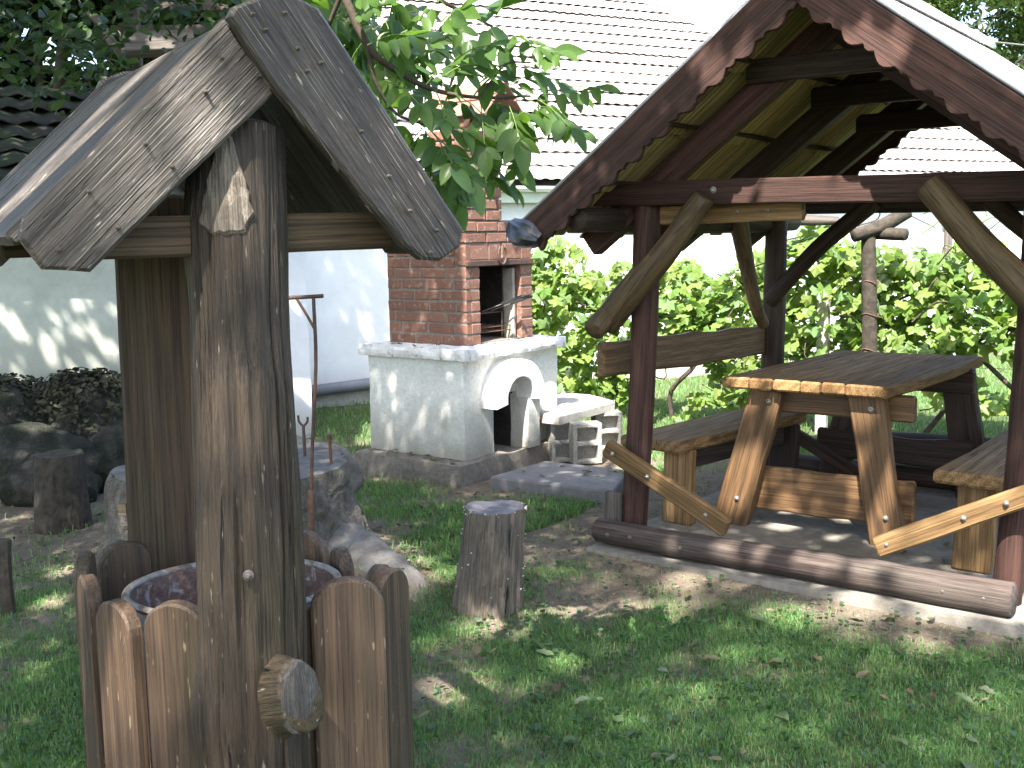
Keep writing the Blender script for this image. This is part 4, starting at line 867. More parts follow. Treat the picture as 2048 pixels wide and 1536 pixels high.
# T shaped iron pole and irons in the big stump
ip = root('iron_pole', V((-.84, 4.5, 0)), 'tall thin rusty iron pole with a T bar on top beside the big stump', 'pole')
def IP(name, pts, r, mat=M_IRON, parent=ip, seg=10):
    me, m = log(pts, r if isinstance(r, list) else [r]*len(pts), seg, 4, .05, cap=.003); return link(name, me, mat, parent, m, smooth=True)
IP('shaft', [V((-.862, 4.5, -.02)), V((-.842, 4.5, .55)), V((-.806, 4.5, 1.0)), V((-.804, 4.5, 1.28))], .0075)
IP('cross_bar', [V((-.955, 4.5, 1.28)), V((-.86, 4.5, 1.283)), V((-.765, 4.5, 1.287))], .0085); IP('strut', [V((-.872, 4.5, 1.275)), V((-.84, 4.5, 1.22)), V((-.806, 4.5, 1.155))], .006, M_RUSTP)
IP('sleeve', [V((-.863, 4.5, -.01)), V((-.855, 4.5, .2)), V((-.849, 4.5, .475))], .0135, M_RUSTP)
fk = root('iron_fork', V((-1.02, 5.3, .45)), 'short forked iron rod stuck in the top of the big stump', 'iron rod')
IP('shaft', [V((-1.02, 5.30, .43)), V((-1.022, 5.30, .62))], .008, parent=fk)
IP('prong', [V((-1.022, 5.30, .615)), V((-1.042, 5.30, .64)), V((-1.045, 5.30, .668))], .006, parent=fk); IP('prong', [V((-1.022, 5.30, .615)), V((-1.002, 5.30, .638)), V((-1.0, 5.30, .66))], .006, parent=fk)
me, m = log([V((-.862, 5.12, .42)), V((-.865, 5.12, .56)), V((-.868, 5.12, .59)), V((-.868, 5.12, .60))], [.007, .008, .011, .012], 10, 3, .05); link('iron_spike', me, M_IRON, None, m, smooth=True, label='short black iron spike driven into the right side of the big stump', cat='iron spike')
stone(V((-1.12, 5.62, .30)), .30, .12, .20, 4.4, M_CONC, name='flat_stone', label='flat brown stone lying behind the big stump below the white wall', cat='stone')

# old timber frame behind the well roof
tf = root('timber_frame', V((-2.4, 7.0, 2.0)), 'dark old timber frame in the trees behind the well roof', 'timber frame')
def dpt(u, v, Y): # helper giving a place on a vertical plane at distance Y along the path axis
    d = fw + r2*((u-1024)/F) + u2*((768-v)/F); return V((0, 0, EYE)) + d*(Y/d.y)
for nm, p_, q_, wd, tk, mt in (('pole', V((-2.58, 7.0, 2.98)), V((-2.33, 7.02, 2.60)), .05, .05, M_SCRAP), ('plank', V((-2.36, 6.95, 2.72)), V((-1.95, 7.1, 2.76)), .13, .10, M_SCRAP), ('plank', V((-2.5, 7.2, 2.85)), V((-1.7, 7.4, 2.88)), .07, .05, M_DARKW), ('pole', V((-2.33, 7.1, 0)), V((-2.33, 7.1, 3.0)), .09, .09, M_BARKD), ('plank', V((-2.4, 7.25, 3.02)), V((-1.8, 7.4, 3.04)), .10, .05, M_DARKW)):
    me, m = board(p_, q_, V((.1, -.95, .3)), wd, tk, 5); link(nm, me, mt, tf, m)

# ------------------------------------------------------------------ vine trellis
VP0 = V((-.15, 9.85, 0)); VDR = V((.85, -.527, 0)).normalized(); VN = V((-VDR.y*-1, 0, 0)); VN = V((VDR.y, -VDR.x, 0))
if VN.y > 0: VN = -VN
VP0 = VP0 - VN*.12
VLEN = 7.0
gv_ = root('grape_vine', VP0+VDR*2.5, 'sunlit hedge of grape vines trained along a wire trellis behind the gazebo', 'grape vine')
r = np.random.default_rng(11); NL = 6600
x = r.uniform(0, VLEN, NL*2)
def vtop(x): return 1.34 + .13*np.sin(x*2.3+1)+.09*np.sin(x*5.1)+.06*np.sin(x*11+1) + np.where(x > 3.2, .06, 0)
def vbot(x): return .19+.16*np.sin(x*1.7+2)+.1*np.sin(x*4.3) - np.where((x > .9) & (x < 1.8), .14, 0) + np.where(x > 2.6, .04, 0)
zz = vbot(x)+ (vtop(x)-vbot(x))*r.beta(1.15, 1.0, NL*2); thick = .30*(1-.35*((zz-.8)/.7)**2)
off = r.normal(0, 1, NL*2)*thick*.55
clump = np.array([mnoise.noise(V((a*1.9, b*2.4, 3.3))) for a, b in zip(x, zz)]); keep = clump > -.25-.1*(zz > .7)
x, zz, off = x[keep][:NL], zz[keep][:NL], off[keep][:NL]; NL = len(x)
off += .10*clump[keep][:NL]
P = np.array(VP0)[None]+x[:, None]*np.array(VDR)+off[:, None]*np.array(VN); P[:, 2] = zz
Nv = np.array(VN)[None]*.5+np.array([0, 0, .75])[None]+r.normal(0, .45, (NL, 3))
shape = [(-.02, -.04), (-.30, -.30), (-.46, -.06), (-.38, .10), (-.52, .30), (-.27, .36), (-.16, .46), (0, .68), (.16, .46), (.27, .36), (.52, .30), (.38, .10), (.46, -.06), (.30, -.30), (.02, -.04)]
def vine_leaf_mesh(sd):
    rr = random.Random(sd); v = [V((0, .08, .035))]; v += [V((a*rr.uniform(.9, 1.1), b*rr.uniform(.9, 1.1), -.10*abs(a)-.12*(b > .4)+rr.uniform(-.03, .03))) for a, b in shape]; n = len(shape)
    return v, [(0, i, i+1) for i in range(1, n)]
vm = []
for k in range(5):
    v, f = vine_leaf_mesh(k); me = mesh('vine_leaf', v, f); me.materials.append(M_VINE); vm.append(me)
# the leaves that show largest and stand in front become single parts
cx_ = P[:, 0]/P[:, 1]; inview = (np.abs(cx_) < .5) & (cx_ > 0.0); score = off + .05*(8-P[:, 1]) - 9*(~inview); order = np.argsort(-score); top = order[:290]; rest = order[290:]
for i in top:
    nn = V(Nv[i]).normalized(); dn = V((random.gauss(0, .4), random.gauss(0, .4), -1)); y = (dn-nn*dn.dot(nn)).normalized(); xx = y.cross(nn); s_ = random.uniform(.10, .15)
    link('leaf', vm[int(i) % 5], None, gv_, basis(V(P[i]), xx*s_, y*s_, nn*s_))
vs = []; ids = []; cnt = []
base_v = [np.array([tuple(q2.co) for q2 in me.vertices]) for me in vm]; tri_f = np.array([[0, i, i+1] for i in range(1, len(shape))])
nn = Nv[rest]/np.linalg.norm(Nv[rest], axis=1, keepdims=True); dn = r.normal(0, .45, (len(rest), 3)); dn[:, 2] -= 1; y = dn-(dn*nn).sum(1, keepdims=True)*nn; y /= np.linalg.norm(y, axis=1, keepdims=True); xx = np.cross(y, nn); s_ = r.uniform(.05, .155, len(rest))[:, None, None]
bv = base_v[0]; VV = P[rest][:, None, :] + s_*(xx[:, None, :]*bv[None, :, 0:1]+y[:, None, :]*bv[None, :, 1:2]+nn[:, None, :]*bv[None, :, 2:3])
nb = len(bv); ids = (np.arange(len(rest))[:, None, None]*nb+tri_f[None]).ravel()
link('foliage', npmesh('fol', VV.reshape(-1, 3), ids, np.full(len(ids)//3, 3)), M_VINES, gv_, kind='stuff')
# canes
for k in range(10):
    x0 = .35+k*.66; pts = [VP0+VDR*x0+V((0, 0, -.02))]
    for j in range(1, 6): pts.append(VP0+VDR*(x0+random.uniform(-.12, .12)+j*.07*random.choice((-1, 1)))+VN*random.uniform(-.06, .1)+Z*(j*.24))
    me, m = log(pts, [.022, .02, .018, .014, .01, .007], 8, 4, .25); link('stem', me, M_BRAMB, gv_, m, smooth=True)
for k in range(44):
    x0 = random.uniform(.2, 6); z0 = random.uniform(.25, 1.55); pts = [VP0+VDR*(x0+j*random.uniform(.08, .2))+VN*random.uniform(.0, .3)+Z*(z0+random.uniform(-.15, .15)+.05*j) for j in range(4)]
    me, m = log(pts, [.006, .005, .004, .003], 6, 4, .1); link('cane', me, M_STALK if k % 2 else M_BRAMB, gv_, m, smooth=True)
# trellis posts and wires
tr = root('trellis_post', V((2.55, 7.8, 0)), 'dark round trellis post tied with wire, forked crossbar on top, above the table', 'trellis post')
me, m = log([V((2.56, 7.80, -.05)), V((2.55, 7.80, .8)), V((2.525, 7.80, 1.50))], [.056, .054, .05], 14, 7, .08); link('post', me, M_BARKD, tr, m, smooth=True)
me, m = log([V((2.41, 7.77, 1.49)), V((2.60, 7.79, 1.545)), V((2.80, 7.81, 1.65))], [.05, .052, .045], 12, 5, .12); link('crossbar', me, M_BARKD, tr, m, smooth=True)
me, m = log([V((2.50, 7.92, 1.51)), V((2.74, 7.67, 1.49))], [.045, .045], 10, 5, .1); link('crossbar', me, M_BARKD, tr, m, smooth=True)
for zz_ in (1.16, .93, .68, .66):
    me, m = wirelog([V((2.548+math.cos(a)*.058, 7.80+math.sin(a)*.058, zz_+.012*math.sin(a*2))) for a in np.linspace(0, 6.28, 14)], .004, 6); link('wire_tie', me, M_RUSTP, tr, m)
tr2 = root('trellis_post', V((1.1, 8.75, 0)), 'slim dark trellis post partly hidden behind the left gazebo post', 'trellis post')
me, m = log([V((1.08, 8.75, -.05)), V((1.10, 8.75, .7)), V((1.125, 8.75, 1.62))], [.05, .045, .04], 12, 6, .12); link('post', me, M_BARKD, tr2, m, smooth=True)
tr3 = root('trellis_post', V((2.35, 8.26, 0)), 'square white concrete trellis post glimpsed among the vine leaves above the table', 'trellis post')
me, m = board(V((2.35, 8.26, -.05)), V((2.35, 8.26, 1.10)), -VN, .085, .07, 4); link('post', me, M_CONCL, tr3, m)
me, m = log([V((1.55, 8.2, 1.66)), V((2.0, 8.25, 1.62)), V((2.45, 8.3, 1.60))], [.04, .045, .035], 10, 5, .15); link('pergola_log', me, M_SCRAP, None, m, smooth=True, label='light weathered horizontal log on the trellis behind the gazebo beam', cat='log')
for k, zz_ in enumerate((.55, .85, 1.15, 1.4)):
    me, m = wirelog([VP0+VDR*.1+VN*.05+Z*zz_, VP0+VDR*3.4+VN*.06+Z*(zz_-.012), VP0+VDR*7+VN*.05+Z*zz_], .0022, 5)
    link('trellis_wire', me, M_IRON, gv_, m)

# ------------------------------------------------------------------ trees behind
def crown(name, clumps, nleaf, size, mat, parent, seed, fold=.2, upb=.5):
    r = np.random.default_rng(seed); P = []; Nn = []
    wts = np.array([c[3]**2 for c in clumps]); wts /= wts.sum(); ks = r.multinomial(nleaf, wts)
    for (x, y, z, rad), k in zip(clumps, ks):
        d = r.normal(size=(k, 3)); d /= np.linalg.norm(d, axis=1, keepdims=True); rr = rad*r.uniform(.35, 1.05, k)**.6
        P.append(np.array([x, y, z])+d*rr[:, None]*np.array([1, 1, .75])); Nn.append(d*.6+np.array([0, 0, upb])+r.normal(0, .5, (k, 3)))
    v, i, k = leaf_cloud(np.concatenate(P), np.concatenate(Nn), size, seed=seed, fold=fold); return link(name, npmesh('crown', v, i, k), mat, parent, kind='stuff')
def clumps(c, rx, ry, rz_, n, rad, seed):
    r = random.Random(seed); out = []
    while len(out) < n:
        p = V((r.uniform(-1, 1), r.uniform(-1, 1), r.uniform(-1, 1)))
        if .25 < p.length < 1: out.append((c.x+p.x*rx, c.y+p.y*ry, c.z+p.z*rz_, rad*r.uniform(.6, 1.2)))
    return out
def tree(label, base, h, cl, nleaf, size, mat, seed, name='tree', cat='tree', tr_=.16, limbs=7):
    t = root(name, base, label, cat); c = V((sum(q2[0] for q2 in cl), sum(q2[1] for q2 in cl), sum(q2[2] for q2 in cl)))/len(cl)
    me, m = log([base-Z*.1, base+Z*h*.4+V((.1, .05, 0)), base.lerp(V((c.x, c.y, base.z)), .7)+Z*h*.75], [tr_, tr_*.75, tr_*.45], 12, 5, .12); link('trunk', me, M_TRUNK, t, m, smooth=True)
    rr = random.Random(seed)
    for q2 in rr.sample(cl, min(limbs, len(cl))):
        s0 = base.lerp(V((c.x, c.y, base.z)), .4)+Z*h*rr.uniform(.45, .7); e = V(q2[:3]); me, m = log([s0, s0.lerp(e, .5)+Z*.15, e], [tr_*.4, tr_*.28, tr_*.1], 8, 4, .1); link('limb', me, M_TRUNK, t, m, smooth=True)
    crown('foliage', cl, nleaf, size, mat, t, seed); return t
b = V((9.0, 22.5, 0)); tree('broad bright green leafy tree behind the house right of the gazebo roof', b, 4.5, clumps(V((8.6, 22.5, 5.4)), 2.6, 1.8, 2.4, 34, .75, 3), 24000, .13, M_LIGHTL, 5, tr_=.2)
# spruce: whorls of drooping branches with needle sprays
sb = V((12.3, 26, 0)); spr = root('spruce', sb, 'tall dark spruce with hanging branches at the top right of the photo', 'tree')
me, m = log([sb, sb+Z*5, sb+Z*11], [.24, .18, .05], 10, 5, .08); link('trunk', me, M_TRUNK, spr, m, smooth=True)
Pn = []; Nn = []; rr = random.Random(4)
for k in range(120):
    z0 = rr.uniform(1.6, 10.5); a = rr.uniform(0, 6.28); L = (11-z0)*.30+.5; L *= rr.uniform(.75, 1.1)
    d = V((math.cos(a), math.sin(a), 0)); pts = [sb+Z*z0, sb+d*L*.5+Z*(z0-.05), sb+d*L+Z*(z0-.22*L)]
    if k % 3 == 0: me, m = log(pts, [.035, .022, .01], 6, 4, .1); link('limb', me, M_TRUNK, spr, m)
    for j in range(75):
        u = rr.uniform(.12, 1.0); p = pts[0].lerp(pts[2], u)+Z*(.1*math.sin(u*3.1)); hang = rr.uniform(0, .55)*(1-.3*u); side = V((-d.y, d.x, 0))*rr.gauss(0, .12)
        Pn.append(p+side-Z*hang); Nn.append(d*rr.gauss(0, .5)+V((rr.gauss(0, .5), -.8, rr.gauss(0, .4))))
v_, i_, k_ = leaf_cloud(np.array(Pn), np.array(Nn), .26, seed=9, aspect=.28); link('foliage', npmesh('needles', v_, i_, k_), M_SPRUCE, spr, kind='stuff')
b = V((14.5, 24.5, 0)); tree('yellowish green tree at the right edge of the photo beyond the house', b, 4, clumps(V((14.0, 24.5, 4.2)), 2.2, 1.6, 2.0, 18, .75, 13), 9000, .13, M_LIGHTL, 15, tr_=.18)
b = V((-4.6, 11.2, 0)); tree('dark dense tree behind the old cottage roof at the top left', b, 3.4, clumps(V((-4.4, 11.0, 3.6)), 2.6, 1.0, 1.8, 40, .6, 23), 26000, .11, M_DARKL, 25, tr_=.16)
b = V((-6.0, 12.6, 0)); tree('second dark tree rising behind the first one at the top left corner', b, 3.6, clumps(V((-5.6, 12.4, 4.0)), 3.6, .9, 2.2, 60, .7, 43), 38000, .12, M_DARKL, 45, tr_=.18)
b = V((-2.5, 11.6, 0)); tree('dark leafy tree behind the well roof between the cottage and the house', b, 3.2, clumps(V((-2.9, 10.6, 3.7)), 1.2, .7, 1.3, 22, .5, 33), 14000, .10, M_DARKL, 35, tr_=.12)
me, m = wirelog([V((6, 19.5, 5.1)), V((10, 20, 4.65)), V((16, 21, 4.75))], .014, 5); link('overhead_wire', me, M_BOLT, None, m, label='thin overhead electric wire crossing in front of the spruce', cat='wire')

# ------------------------------------------------------------------ walnut tree: trunk and crown over the camera, one branch hanging into view
wt = root('walnut_tree', V((-2.9, -1.6, 0)), 'walnut branch with large drooping leaves hanging in from the top of the photo', 'walnut tree')
me, m = log([V((-2.9, -1.6, -.1)), V((-2.8, -1.5, 2.0)), V((-2.3, -1.0, 4.2)), V((-1.6, -.2, 6.0))], [.22, .19, .15, .09], 16, 6, .12); link('trunk', me, M_TRUNK, wt, m, smooth=True)
def limb(pts, rad): 
    me, m = log(pts, rad, 9, 6, .06, cap=.002); link('branch', me, M_TWIG, wt, m, smooth=True)
limb([V((-2.5, -1.2, 3.6)), V((-1.7, 1.0, 4.1)), V((-1.1, 2.1, 3.4)), V((-.62, 2.72, 2.45)), V((-.45, 2.82, 2.10))], [.06, .045, .03, .016, .012])
limb([V((-2.4, -1.0, 4.0)), V((-.5, .5, 5.3)), V((1.2, 2.0, 5.9)), V((2.2, 2.6, 6.1))], [.09, .07, .05, .03]); limb([V((-2.6, -1.3, 3.2)), V((-3.2, .8, 4.8)), V((-3.6, 3.0, 5.6))], [.09, .06, .03]); limb([V((-2.0, -.6, 5)), V((-1, 2, 6)), V((-.4, 4, 6.4))], [.08, .05, .03])
main = [dpt(675, -40, 2.85), dpt(735, 90, 2.85), dpt(800, 145, 2.88), dpt(870, 180, 2.9), dpt(960, 195, 2.92), dpt(1060, 192, 2.95)]
limb(main, [.012, .0095, .008, .006, .0045, .003])
br2 = [dpt(735, 90, 2.85), dpt(752, 165, 2.87), dpt(790, 225, 2.9), dpt(850, 250, 2.92)]; limb(br2, [.007, .005, .004, .003])
br3 = [dpt(690, -30, 2.85), dpt(655, 60, 2.9), dpt(645, 110, 2.95)]; limb(br3, [.007, .005, .003])
br4 = [dpt(800, -60, 2.95), dpt(880, 0, 3.0), dpt(960, 40, 3.05), dpt(1010, 70, 3.1)]; limb(br4, [.007, .006, .004, .003])
br5 = [dpt(960, 195, 2.92), dpt(1010, 130, 2.98), dpt(1060, 125, 3.02)]; limb(br5, [.004, .003, .0025])
def leaflet_mesh(sd, wd=.46):
    rr = random.Random(sd); v = []; f = []; n = 7; curl = rr.uniform(.0, .35); fold = rr.uniform(.08, .3); tw = rr.uniform(-.2, .2)
    for i in range(n+1):
        u = i/n; w_ = wd*.5*(math.sin(math.pi*min(1, u**.85*1.0))**.75 if 0 < u < 1 else .02); zc = -curl*u*u
        for sg in (-1, -.5, 0, .5, 1): v.append(V((u, sg*w_, zc+fold*abs(sg)*w_+tw*u*sg*w_+.012*math.sin(u*22)*abs(sg))))
    for i in range(n):
        for k in range(4): a = i*5+k; f.append((a, a+5, a+6, a+1))
    return mesh('walnut_leaflet', v, f)
LM = []
for k in range(8):
    me = leaflet_mesh(k, .44+.03*(k % 4)); me.materials.append(M_WAL); me.shade_smooth(); LM.append(me)
nleaf = [0]; stalks = []; extra = []
def leaflet(p, d, nrm, L):
    x = d.normalized(); z_ = (nrm-x*nrm.dot(x)).normalized(); y = z_.cross(x); mm = basis(p, x*L, y*L, z_*L); lm = LM[random.randint(0, 7)]; nleaf[0] += 1
    if nleaf[0] <= 298: link('leaf', lm, None, wt, mm)
    else: extra.append((lm, mm))
def compound(p, q, L0=.095, pairs=3, droop=.5):
    """a walnut leaf: stalk from p to q with pairs of leaflets and one at the tip"""
    ax = (q-p); mid = p.lerp(q, .5)+Z*.012; stalks.append(wirelog([p, mid, q], .0014, 5)); d = ax.normalized(); side = d.cross(V((random.uniform(-.3, .3), -.55, .8))).normalized(); nr = side.cross(d).normalized()
    if nr.z < 0: nr = -nr
    for k in range(pairs):
        u = .35+.6*k/max(1, pairs-1); c = p.lerp(q, u)
        for sg in (-1, 1):
            dd = (d*random.uniform(.35, .8)+side*sg*random.uniform(.7, 1.0)-Z*droop*random.uniform(.3, 1.2)); n2 = nr+V((random.gauss(0, .35), random.gauss(0, .35), random.gauss(0, .2)))
            leaflet(c, dd, n2, L0*random.uniform(.75, 1.15))
    leaflet(q, d-Z*droop*.5+V((random.gauss(0, .15), random.gauss(0, .15), 0)), nr, L0*random.uniform(1.0, 1.3))
CL = [((690, 10), (640, 75)), ((700, 40), (760, 10)), ((730, 80), (690, 150)), ((735, 90), (830, 70)), ((752, 130), (720, 205)), ((745, 60), (850, 20)), ((800, 145), (870, 100)), ((800, 145), (770, 225)), ((850, 172), (905, 130)), ((870, 180), (890, 240)), ((790, 225), (735, 235)), ((790, 225), (800, 300)), ((850, 250), (800, 330)), ((850, 250), (905, 330)), ((850, 245), (930, 262)), ((905, 187), (985, 250)), ((960, 195), (1030, 235)), ((960, 195), (970, 300)), ((1040, 192), (1150, 190)), ((1010, 194), (1040, 280)), ((1060, 192), (1140, 255)), ((880, 0), (830, 50)), ((880, 0), (940, 85)), ((960, 40), (1000, 0)), ((960, 40), (1005, 100)), ((1010, 130), (980, 165)), ((1060, 125), (1120, 105)), ((1030, 128), (1120, 165)), ((655, 60), (620, 120)), ((645, 110), (700, 170)), ((780, -20), (800, 60)), ((820, 300), (870, 360)), ((905, 300), (985, 355)), ((860, 260), (940, 360)), ((640, -20), (600, 30)), ((930, 260), (1030, 330)), ((890, 150), (960, 130)), ((770, 40), (790, 110)), ((690, 90), (650, 150)), ((830, 200), (860, 300)), ((1030, 235), (1100, 215)), ((1085, 192), (1195, 175)), ((1105, 232), (1165, 262)), ((1060, 200), (1100, 245)), ((985, 190), (1075, 150)), ((900, 130), (980, 90)), ((870, 60), (920, 20)), ((840, 100), (900, 60)), ((770, 160), (840, 210)), ((975, 325), (1020, 365)), ((900, 320), (915, 395)), ((700, 0), (770, -30)), ((760, 70), (720, 30)), ((1000, 60), (1080, 95)), ((880, 245), (900, 180))]
for (a, b) in CL:
    Y = random.uniform(2.78, 3.08); compound(dpt(*a, Y), dpt(*b, Y+random.uniform(-.12, .12)), random.uniform(.060, .084), random.choice((3, 3, 4)), random.uniform(.15, .6))
leaflet(dpt(1105, 105, 3.0), V((1, .1, .15)), V((.1, -.9, .35)), .095)
for k in range(44):
    u_ = random.uniform(560, 860); v0_ = random.uniform(-60, 150) - (40 if u_ < 640 else 0); Y = random.uniform(3.1, 3.7); compound(dpt(u_, v0_, Y), dpt(u_+random.uniform(-60, 90), v0_+random.uniform(30, 100), Y+random.uniform(-.1, .1)), random.uniform(.065, .09), 3, random.uniform(.3, .8))
link('leaves', joinw(extra), M_WAL2, wt, smooth=True, kind='stuff')
link('leaf_stalks', joinw(stalks), M_STALK, wt, kind='stuff')
# dark twigs in the top left, nearer than the cottage
wl_ = root('acacia_branch', V((-2.2, 4.6, 2.3)), 'shaded leafy twigs with one sunlit leaf hanging in the top left corner', 'branch')
stal = []; pp = []; nn_ = []
for (u0, v0, u1, v1) in ((-20, -40, 120, 60), (100, -60, 215, 90), (200, -50, 330, 30), (-30, 80, 100, 150), (110, 40, 225, 130), (260, -50, 390, 20), (-30, 0, 60, 100), (330, -60, 440, 10), (130, 60, 190, 200)):
    Y = random.uniform(4.4, 5.2); p, q = dpt(u0, v0, Y), dpt(u1, v1, Y+.1); stal.append(wirelog([p, p.lerp(q, .5)+Z*.03, q], .0035, 5))
    for k in range(85):
        c = p.lerp(q, random.uniform(.1, 1.05))+V((random.gauss(0, .07), random.gauss(0, .07), random.gauss(-.03, .07))); pp.append(c); nn_.append(V((random.gauss(0, .6), -.5+random.gauss(0, .5), .7)))
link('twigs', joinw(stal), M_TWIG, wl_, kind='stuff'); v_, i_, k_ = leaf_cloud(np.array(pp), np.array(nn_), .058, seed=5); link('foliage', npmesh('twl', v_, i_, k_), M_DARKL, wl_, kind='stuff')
# unseen crown above and behind the camera, shaped to throw the dappled shade
lit = []   # wanted sun spots; crown leaves on the sun rays to them are dropped
def gp2(p): k = p.z/SUN.z; return (p.x-SUN.x*k, p.y-SUN.y*k)
def addlit(p, rad): x_, y_ = gp2(p); lit.append((x_, y_, rad))
for b_ in np.arange(.5, 1.2, .1):
    for z_ in np.arange(.15, .85, .12): addlit(fz(a0_-.02, b_, z_), .03)
for b_ in np.arange(.36, 1.04, .1):
    for z_ in np.arange(.88, 1.6, .11): addlit(fz(FA0, b_, z_), .025)
for b_ in np.arange(.36, .72, .1):
    for z_ in np.arange(1.6, 2.5, .11): addlit(fz(FA0, b_, z_), .03)
for b_ in np.arange(.9, 1.7, .12): addlit(fz(-.05, b_, .34), .10)
for s_, z_, rr in ((.52, 1.71, .03), (.64, 1.69, .035), (.80, 1.69, .055), (.93, 1.68, .05), (1.10, 1.68, .055), (1.22, 1.67, .03), (1.33, 1.67, .03)): addlit(gz(s_, .02, z_), rr)
for s_, rr in ((.62, .03), (.82, .05), (.95, .045), (1.08, .055), (1.25, .035), (1.42, .05), (1.53, .035), (1.62, .035), (1.72, .05)): addlit(gz(s_, -.1, .17), rr)
for s_, z_, rr in ((1.33, .27, .05), (1.46, .33, .045), (1.6, .40, .055), (1.74, .48, .05), (.25, .4, .02)): addlit(gz(s_, -.05, z_), rr)
for s_, z_, rr in ((.40, .42, .08), (.37, .30, .06), (1.04, .46, .08), (1.06, .33, .06), (.62, .30, .06), (.92, .2, .06), (1.09, .2, .04), (.6, .73, .04), (.42, .78, .04), (.75, .78, .03), (1.0, .79, .05)): addlit(gz(s_, .56, z_), rr)
for p, rr in (((1.95, 4.08, .05), .16), ((1.35, 4.2, .05), .10), ((.75, 4.62, .05), .05), ((1.70, 4.15, .02), .12), ((1.1, 4.19, 0), .10), ((-.18, 3.58, 0), .075), ((.17, 3.79, 0), .05), ((-.28, 4.76, 0), .07), ((-.34, 3.08, 0), .08), ((-.42, 4.86, .05), .05), ((-.5, 5.1, 0), .05), ((.62, 3.5, 0), .03), ((1.5, 3.4, 0), .04), ((-.47, 2.9, 0), .04), ((.35, 3.3, 0), .03), ((1.5, 3.9, 0), .045)): addlit(V(p), rr)
for u, v_, Y, rr in ((480, 380, 1.86, .03), (548, 1345, 1.8, .004), (410, 1250, 1.82, .008), (455, 740, 1.82, .002), (450, 800, 1.82, .002), (444, 860, 1.82, .002), (438, 910, 1.82, .002), (240, 1290, 2.07, .018), (230, 1400, 2.07, .022), (180, 1200, 2.25, .03), (172, 1400, 2.3, .04), (340, 1225, 2.08, .02), (380, 1140, 2.5, .012), (330, 1230, 1.98, .015), (100, 330, 2.1, .05), (200, 240, 2.2, .05), (300, 160, 2.2, .05), (50, 420, 2.0, .05), (150, 300, 2.3, .05), (400, 80, 1.9, .04)): addlit(dpt(u, v_, Y), rr)
for u, v_ in ((45, 590), (88, 565), (155, 605), (30, 640), (40, 670), (95, 690), (100, 720), (158, 670), (115, 640), (195, 680), (225, 700), (150, 745), (205, 745), (28, 745), (10, 630)): 
    d_ = fw + r2*((u-1024)/F) + u2*((768-v_)/F); t_ = (LC-V((0, 0, EYE))).dot(HN)/d_.dot(HN); addlit(V((0, 0, EYE))+d_*t_, random.uniform(.002, .016))
for k in range(34): addlit(dpt(random.uniform(600, 1180), random.uniform(20, 330), 2.95), random.uniform(.03, .08))
for u, v_, Y, rr in ((195, 80, 4.6, .07), (215, 130, 4.7, .05), (320, 90, 6.95, .06), (100, 1110, 4.8, .06), (60, 1150, 4.4, .06), (60, 830, 6.5, .09), (700, 935, 5.0, .04), (130, 205, 9.6, .25), (60, 200, 9.6, .2)): addlit(dpt(u, v_, Y), rr)
lit = np.array(lit)
r = np.random.default_rng(21); N0 = 330000
gx = r.uniform(-6.5, 6.0, N0); gy = r.uniform(-2.0, 15.5, N0)
tp = (gx-G0.x)*B.x+(gy-G0.y)*B.y
shade = np.where(gx < -1.9, gy < 15.4, np.where(gx < -.75, (gy < 8.1) | ((gx < -1.22) & (gy < 9.7)) | ((gy > 9.5) & (gy < 11.6)), np.where(gx < .55, gy < 8.7-.35*(gx+.75), tp < 1.55+.12*np.sin(gx*4))))
shade &= ~((gx > 2.9) & (gy > 4.0))
ok = shade.copy()
for a in range(0, N0, 4000):
    d2 = np.hypot(gx[a:a+4000, None]-lit[None, :, 0], gy[a:a+4000, None]-lit[None, :, 1]); ok[a:a+4000] &= (d2 > lit[None, :, 2]+.030).all(1)
# natural gaps between sprays of leaves
gap = np.array([mnoise.noise(V((a*3.1, b_*3.1, 7.7))) + .6*mnoise.noise(V((a*8, b_*8, 1.7))) for a, b_ in zip(gx, gy)]); ok &= gap > -.98
lawn = (gx > -.75) & (gy < 5.4) & ((gx-G0.x)*B.x+(gy-G0.y)*B.y < -.12); ok &= ~lawn | (r.random(N0) < .62)  # over the lawn the crown is thinned and raised to soften the light
gx, gy, lawn = gx[ok], gy[ok], lawn[ok]; zc = np.where(gy > 10, r.uniform(5.5, 9.5, len(gx)), r.uniform(4.3, 7.4, len(gx))); k = zc/SUN.z
zc = np.where(lawn, r.uniform(8.5, 12.5, len(gx)), zc); k = zc/SUN.z
P = np.stack([gx+SUN.x*k, gy+SUN.y*k, zc], 1); Nn = np.array(SUN)[None]*.9+r.normal(0, .45, (len(gx), 3))
vis = P[:, 2] > 1.5+.26*np.maximum(P[:, 1], 0)+.15; P, Nn = P[vis], Nn[vis]
def quad_leaves(P, Nn, size, seed):
    r = np.random.default_rng(seed); n = len(P); Nn = Nn/np.linalg.norm(Nn, axis=1, keepdims=True); t = r.normal(size=(n, 3)); t -= (t*Nn).sum(1, keepdims=True)*Nn; t /= np.linalg.norm(t, axis=1, keepdims=True); u = np.cross(Nn, t); s = (size*r.uniform(.75, 1.2, n))[:, None]
    v = np.stack([P-t*s*.5, P+u*s*.26-t*s*.1, P+u*s*.22+t*s*.22, P+t*s*.5, P-u*s*.22+t*s*.22, P-u*s*.26-t*s*.1], 1).reshape(-1, 3); o = (np.arange(n)*6)[:, None]
    return v, (o+np.array([0, 1, 2, 3, 0, 3, 4, 5])[None]).ravel(), np.full(n*2, 4)
v_, i_, k_ = quad_leaves(P, Nn, .09, 6); link('foliage', npmesh('canopy', v_, i_, k_), M_CAN, wt, kind='stuff')
print('canopy leaves', len(P), 'walnut leaves', nleaf[0])

